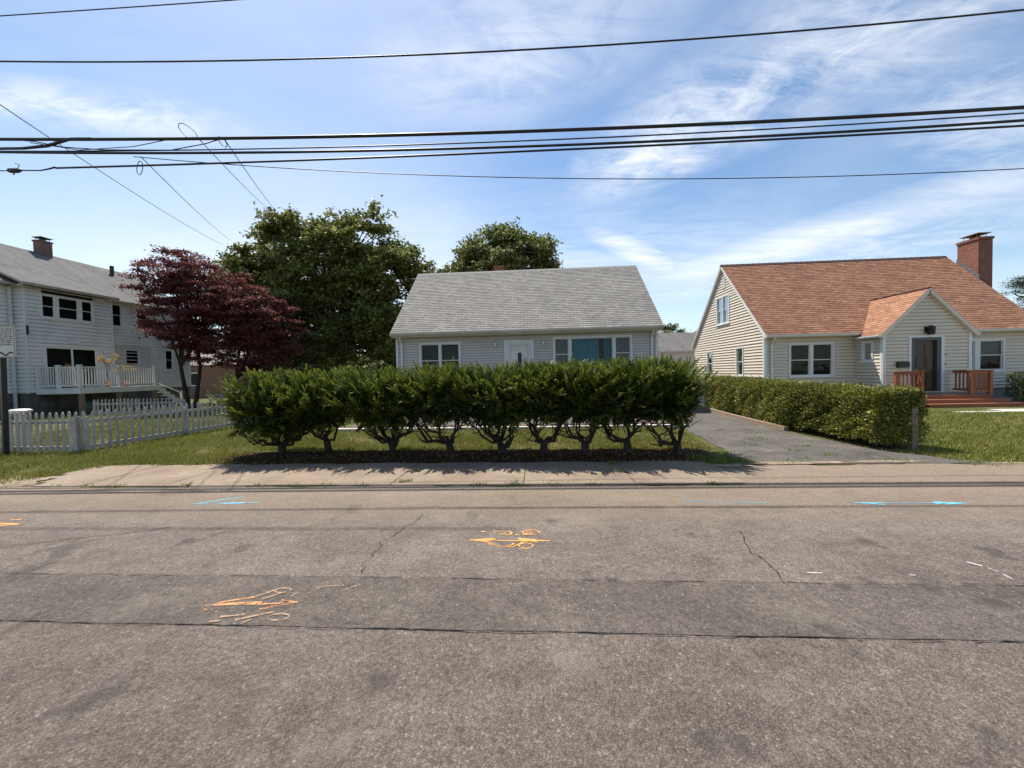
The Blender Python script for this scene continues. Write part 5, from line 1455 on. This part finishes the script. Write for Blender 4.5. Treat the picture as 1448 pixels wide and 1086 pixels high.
mark('utility_marking', [([(-2.08, 2.64), (-2.0, 2.72)], .022), ([(-2.02, 2.60), (-1.90, 2.70)], .016), (arc(-1.93, 2.72, .06, .03, 0, 300), .014), ([(-1.72, 2.68), (-1.66, 2.78), (-1.50, 2.80)], .024), ([(-1.48, 2.72), (-1.40, 2.80)], .016),
                         ([(-2.15, 2.40), (-2.0, 2.43)], .018), ([(-2.02, 2.37), (-1.88, 2.44), (-1.82, 2.46)], .018), (arc(-1.75, 2.41, .07, .035, 0, 350), .014), ([(-1.95, 2.33), (-1.92, 2.38)], .014), ([(-1.82, 2.64), (-1.80, 2.70)], .02), ([(-2.18, 2.35), (-2.12, 2.36)], .02)],
     'paint_orange_ghost', 'ghostly faded orange letters around the worn arrow on the patch', .0140)
mark('utility_marking', [([(-6.6, 3.88), (-6.1, 3.93), (-5.92, 3.97)], .05), ([(-6.7, 3.97), (-6.2, 3.99), (-5.95, 3.975)], .03), ([(-6.22, 4.09), (-6.10, 4.11)], .035)], 'paint_orange', 'orange arrow tip cut off by the left edge of the photo')
mark('utility_marking', [([(-4.47, 4.64), (-4.24, 4.64)], .018), ([(-4.40, 4.66), (-4.16, 4.83), (-4.0, 4.93)], .030), ([(-4.2, 4.67), (-3.9, 4.68), (-3.60, 4.69)], .022), ([(-4.05, 4.66), (-3.80, 4.68)], .055), ([(-4.1, 4.63), (-3.95, 4.70)], .03)], 'paint_blue', 'short blue sprayed arrow on the left beside the sidewalk')
mark('utility_marking', [([(3.64, 4.67), (4.2, 4.655), (4.84, 4.65)], .022), ([(3.72, 4.655), (3.95, 4.66)], .045), ([(3.8, 4.64), (3.92, 4.60)], .03), ([(4.50, 4.655), (4.74, 4.655)], .065), ([(4.55, 4.70), (4.80, 4.65)], .03), ([(4.6, 4.61), (4.80, 4.65)], .03)], 'paint_blue', 'long blue double-ended arrow on the right of the road')
mark('utility_marking', [([(1.72, 4.72), (1.95, 4.72)], .020), ([(1.95, 4.715), (2.2, 4.70)], .010), ([(2.3, 4.69), (2.68, 4.67)], .012)], 'paint_blue', 'faint broken blue line between the two blue arrows')
for lab, st in (('pale paint dash at far right, upper of a broken row of three', ([(3.40, 3.26), (3.45, 3.20)], .028)), ('pale paint dash at far right, middle of a broken row of three', ([(3.46, 3.17), (3.47, 3.11)], .018)), ('pale paint dash at far right, lowest of a broken row of three', ([(3.46, 3.07), (3.45, 3.0)], .018)),
                ('small lone white dash just above the long crack, right of middle', ([(2.05, 3.07), (2.16, 3.065)], .016)), ('tiny white fleck between the lone dash and the right edge', ([(2.78, 3.05), (2.82, 3.05)], .02))):
    tag(mark('utility_marking', [st], 'paint_white', lab), group='pale dashes on the road')

# ------------------------------------------------------------------ OVERHEAD WIRES
GW = 'overhead wires along the street'
def wire(name, pts, r, label, cat='wire', group=GW, n=90, x0=-30, x1=30):
    X = np.array([p[0] for p in pts]); Z = np.array([p[1] for p in pts]); c = np.polyfit(X, Z, 2)
    xs = np.linspace(x0, x1, n)
    mb = MB(); mb.tube([(x, 8.2 + .0 * x, float(np.polyval(c, x))) for x in xs], r, 7)
    return tag(mb.build(name, M['cable'], smooth=True), label, cat, group), c
wire('utility_wire', [(-12.03, 8.95), (-6.14, 8.55), (-.37, 8.34), (4.94, 8.24), (9.47, 8.36)], .017, 'highest long wire crossing the whole sky alone')
_, cm = wire('utility_wire', [(-12.14, 7.20), (-9.54, 7.08), (-3.83, 6.79), (-.41, 6.66), (3.56, 6.54), (9.5, 6.52)], .034, 'thickest black cable, uppermost of the tight bundle')
wire('utility_wire', [(-12.2, 6.95), (-9.5, 6.80), (-3.8, 6.56), (-.41, 6.46), (3.56, 6.40), (9.5, 6.40)], .014, 'thin cable just under the thickest one')
wire('utility_wire', [(-12.16, 6.93), (-5.42, 6.53), (-.42, 6.35), (3.56, 6.27), (9.5, 6.26)], .026, 'middle black cable of the bundle')
wire('utility_wire', [(-10.78, 6.50), (-5.43, 6.32), (-.42, 6.27), (4.94, 6.17), (9.5, 6.16)], .021, 'lowest black cable of the bundle, with the splice at left', x0=-10.8)
wire('utility_wire', [(-8.85, 6.62), (-6.24, 6.30), (-.43, 5.73), (3.55, 5.45), (9.51, 5.35)], .009, 'thin lone wire sagging lowest across the sky', x0=-8.9)
def W8(px, z): return Vector((px, 8.2, z))
# upper left lone wire, further from the street
mb = MB(); mb.tube([(-24 + k * 1.2, 8.2, 10.22 - .022 * (k * 1.2) + .0004 * (k * 1.2 - 12) ** 2) for k in range(18)], .012, 6)
tag(mb.build('utility_wire', M['cable'], smooth=True), 'short wire slanting through the top left corner', 'wire', GW)

def drop(a, b, sag, r, label, loop=None):
    a, b = Vector(a), Vector(b); mb = MB(); pts = []
    for k in range(31):
        t = k / 30; p = a.lerp(b, t); p.z -= sag * 4 * t * (1 - t); pts.append(p)
    mb.tube(pts, r, 6)
    if loop:
        (lx, lz, rx, rz, rot) = loop; lp = []
        for k in range(25):
            t = 6.283 * k / 24; u, v = rx * math.cos(t), rz * math.sin(t)
            lp.append((lx + u * math.cos(rot) - v * math.sin(rot), 8.23 + .03 * math.sin(t), lz + u * math.sin(rot) + v * math.cos(rot)))
        mb.tube(lp, r * .9, 5)
    return tag(mb.build('service_drop', M['cable'], smooth=True), label, 'wire', 'service wires running back to the houses')
drop((-9.96, 4.44, 7.46), (-22.7, 27, 11.47), .26, .011, 'long diagonal service wire falling from the left edge of the sky')
drop((-8.72, 8.2, 6.62), (-23.6, 29, 12.45), .15, .009, 'service wire with a hanging loop below the cable bundle', (-8.80, 6.40, .07, .17, .1))
drop((-7.31, 8.2, 6.90), (-19.8, 29, 14.2), .15, .009, 'service wire with a large tilted loop above the bundle', (-7.62, 7.13, .27, .10, -.75))
drop((-6.74, 8.2, 6.88), (-19.6, 29, 14.3), .15, .010, 'rightmost service wire with a small tight loop at the bundle', (-6.82, 6.86, .14, .05, -1.0))
mb = MB()
mb.tube([W8(-12.4, 7.02), W8(-11.6, 6.98), W8(-11.0, 7.0), W8(-10.4, 7.12), W8(-9.9, 7.11)], [.03, .03, .034, .03, .02], 7)
mb.tube([W8(-12.3, 7.25), W8(-11.3, 7.12), W8(-10.6, 6.95), W8(-9.6, 6.83), W8(-8.0, 6.73), W8(-7.2, 6.82), W8(-6.74, 6.92)], .011, 6)
mb.tube([W8(-11.4, 7.10), W8(-10.2, 6.86), W8(-8.9, 6.86), W8(-8.0, 6.97)], .009, 6)
tag(mb.build('utility_wire', M['cable'], smooth=True), 'tangle of curved cables joining the thick cable at the left edge', 'wire', GW)
mb = MB()
mb.tube([W8(-12.5, 6.53), W8(-12.0, 6.50)], .012, 6); mb.tube([W8(-12.0, 6.50), W8(-11.95, 6.5), W8(-11.75, 6.49), W8(-11.65, 6.49)], [.02, .05, .05, .02], 8)
mb.tube([W8(-11.65, 6.49), W8(-11.2, 6.46), W8(-11.0, 6.48), W8(-10.8, 6.515)], [.014, .014, .018, .021], 6)
mb.tube([W8(-11.82, 6.47), W8(-11.86, 6.40)], .012, 5); mb.tube([W8(-11.75, 6.53), W8(-11.7, 6.62), W8(-11.8, 6.66)], .01, 5)
tag(mb.build('cable_splice', M['cable'], smooth=True), 'black splice closure on the lowest cable at the left edge', 'cable splice')

# ------------------------------------------------------------------ CAMERA, LIGHT, SKY
cam_d = bpy.data.cameras.new('camera'); cam = bpy.data.objects.new('camera', cam_d); COL.objects.link(cam)
cam_d.sensor_width = 36; cam_d.lens = 544 / 1448 * 36; cam_d.clip_end = 2000; cam_d.clip_start = .05
yw, pt, rl_ = R(3.7), R(-1.6), R(1.3)
f = Vector((-math.sin(yw) * math.cos(pt), math.cos(yw) * math.cos(pt), math.sin(pt)))
rt = Vector((math.cos(yw), math.sin(yw), 0)); up = rt.cross(f)
r2 = rt * math.cos(rl_) - up * math.sin(rl_); u2 = up * math.cos(rl_) + rt * math.sin(rl_)
cam.matrix_world = Matrix(((r2.x, u2.x, -f.x, 0), (r2.y, u2.y, -f.y, 0), (r2.z, u2.z, -f.z, 1.6), (0, 0, 0, 1)))
scene.camera = cam

SD = Vector((-.34, .44, 1)).normalized()
sl_ = bpy.data.lights.new('sun', 'SUN'); sl_.energy = 4.9; sl_.angle = R(.5); sl_.color = (1, .945, .85)
so_ = bpy.data.objects.new('sun', sl_); COL.objects.link(so_); so_.rotation_euler = SD.to_track_quat('Z', 'Y').to_euler()

w = bpy.data.worlds.new('World'); scene.world = w; w.use_nodes = True
nt = w.node_tree; nt.nodes.clear()
out = nt.nodes.new('ShaderNodeOutputWorld'); bg = nt.nodes.new('ShaderNodeBackground')
sky = nt.nodes.new('ShaderNodeTexSky'); sky.sky_type = 'NISHITA'; sky.sun_disc = False
sky.sun_elevation = math.asin(SD.z); sky.sun_rotation = math.atan2(SD.x, SD.y)
sky.air_density = 1.0; sky.dust_density = .6; sky.ozone_density = 2.0
tc = nt.nodes.new('ShaderNodeTexCoord'); sx = nt.nodes.new('ShaderNodeSeparateXYZ'); nt.links.new(tc.outputs['Generated'], sx.inputs[0])
zc = math_(nt, 'ADD', math_(nt, 'MAXIMUM', sx.outputs[2], 0.0), .10)
cx_ = math_(nt, 'DIVIDE', sx.outputs[0], zc); cy_ = math_(nt, 'DIVIDE', sx.outputs[1], zc)
cb = nt.nodes.new('ShaderNodeCombineXYZ'); nt.links.new(cx_, cb.inputs[0]); nt.links.new(cy_, cb.inputs[1])
def layer(rot, sc, scale, detail, rough, lo, hi, dist=.6, loc=(0, 0, 0)):
    mp = nt.nodes.new('ShaderNodeMapping'); mp.inputs['Rotation'].default_value = (0, 0, R(rot)); mp.inputs['Scale'].default_value = sc; mp.inputs['Location'].default_value = loc
    nt.links.new(cb.outputs[0], mp.inputs[0])
    return ramp(nt, noise(nt, mp.outputs[0], scale, detail, rough, dist), [(lo, 0.0), (hi, 1.0)])
def blob(x, y, rx, ry, deg):
    """soft elliptical window in the cloud plane (a cloud bank's own place in the sky)"""
    mp = nt.nodes.new('ShaderNodeMapping'); mp.vector_type = 'TEXTURE'
    mp.inputs['Location'].default_value = (x, y, 0); mp.inputs['Rotation'].default_value = (0, 0, R(deg)); mp.inputs['Scale'].default_value = (rx, ry, 1)
    nt.links.new(cb.outputs[0], mp.inputs[0])
    gr = nt.nodes.new('ShaderNodeTexGradient'); gr.gradient_type = 'SPHERICAL'; nt.links.new(mp.outputs[0], gr.inputs[0])
    return math_(nt, 'POWER', gr.outputs[1], .8)
def mul(a, b): return math_(nt, 'MULTIPLY', a, b)
def add(a, b): return math_(nt, 'ADD', a, b, True)
fine = layer(-38, (.45, 1.6, 1), 3.4, 10, .68, .40, .74, 1.0)
fine2 = layer(35, (.5, 1.7, 1), 3.0, 10, .68, .40, .74, 1.0, (5, 2, 0))
puff = layer(0, (1, 1.3, 1), 5.5, 9, .65, .42, .70, .7, (2, 9, 0))
veil = layer(10, (1, 1, 1), .6, 5, .55, .40, .78, .5, (7, 2, 0))
cl = mul(blob(.72, 1.20, .80, .34, -48), mul(add(mul(fine, .75), mul(puff, .60)), .85))
cl = add(cl, mul(blob(.42, 1.55, .40, .26, -55), add(mul(puff, .45), .15)))
cl = add(cl, mul(blob(1.62, 2.15, 1.25, .30, -55), add(mul(fine, .5), .30)))
cl = add(cl, mul(blob(1.9, 2.6, 1.3, .5, -50), add(mul(puff, .4), .12)))
cl = add(cl, mul(blob(.62, 2.45, .50, .12, 45), add(mul(fine2, .6), .4)))
cl = add(cl, mul(blob(-.05, 1.05, .5, .30, -20), mul(add(fine2, puff), .38)))
cl = add(cl, mul(blob(-1.30, 1.10, .45, .14, 20), mul(add(puff, fine2), .6)))
cl = add(cl, mul(blob(1.45, 1.35, .5, .22, 30), mul(add(puff, fine), .5)))
cl = add(cl, mul(blob(-1.9, 2.2, 2.2, 1.5, 20), .38))
cl = add(cl, mul(blob(.2, 2.8, 1.7, 1.2, 0), mul(add(fine2, .4), .45)))
cl = add(cl, mul(veil, .22))
cl = add(cl, mul(mul(fine, fine2), .10))
# cloud elsewhere in the dome, beyond what the photo frames
hor = math_(nt, 'SUBTRACT', 1.0, math_(nt, 'MULTIPLY', sx.outputs[2], 3.4), True)
cl = add(cl, mul(hor, .24))
hs = nt.nodes.new('ShaderNodeHueSaturation'); hs.inputs['Saturation'].default_value = 1.08; nt.links.new(sky.outputs[0], hs.inputs['Color'])
col = mix(nt, cl, mix(nt, 1.0, hs.outputs[0], (.98, 1.02, 1.0), 'MULTIPLY'), (7.2, 7.3, 7.4))
nt.links.new(col, bg.inputs[0]); bg.inputs[1].default_value = .110
nt.links.new(bg.outputs[0], out.inputs[0])

scene.view_settings.view_transform = 'Standard'; scene.view_settings.look = 'None'; scene.view_settings.gamma = 1; scene.view_settings.exposure = .58
scene.render.engine = 'CYCLES'
scene.cycles.max_bounces = 6; scene.cycles.transparent_max_bounces = 12
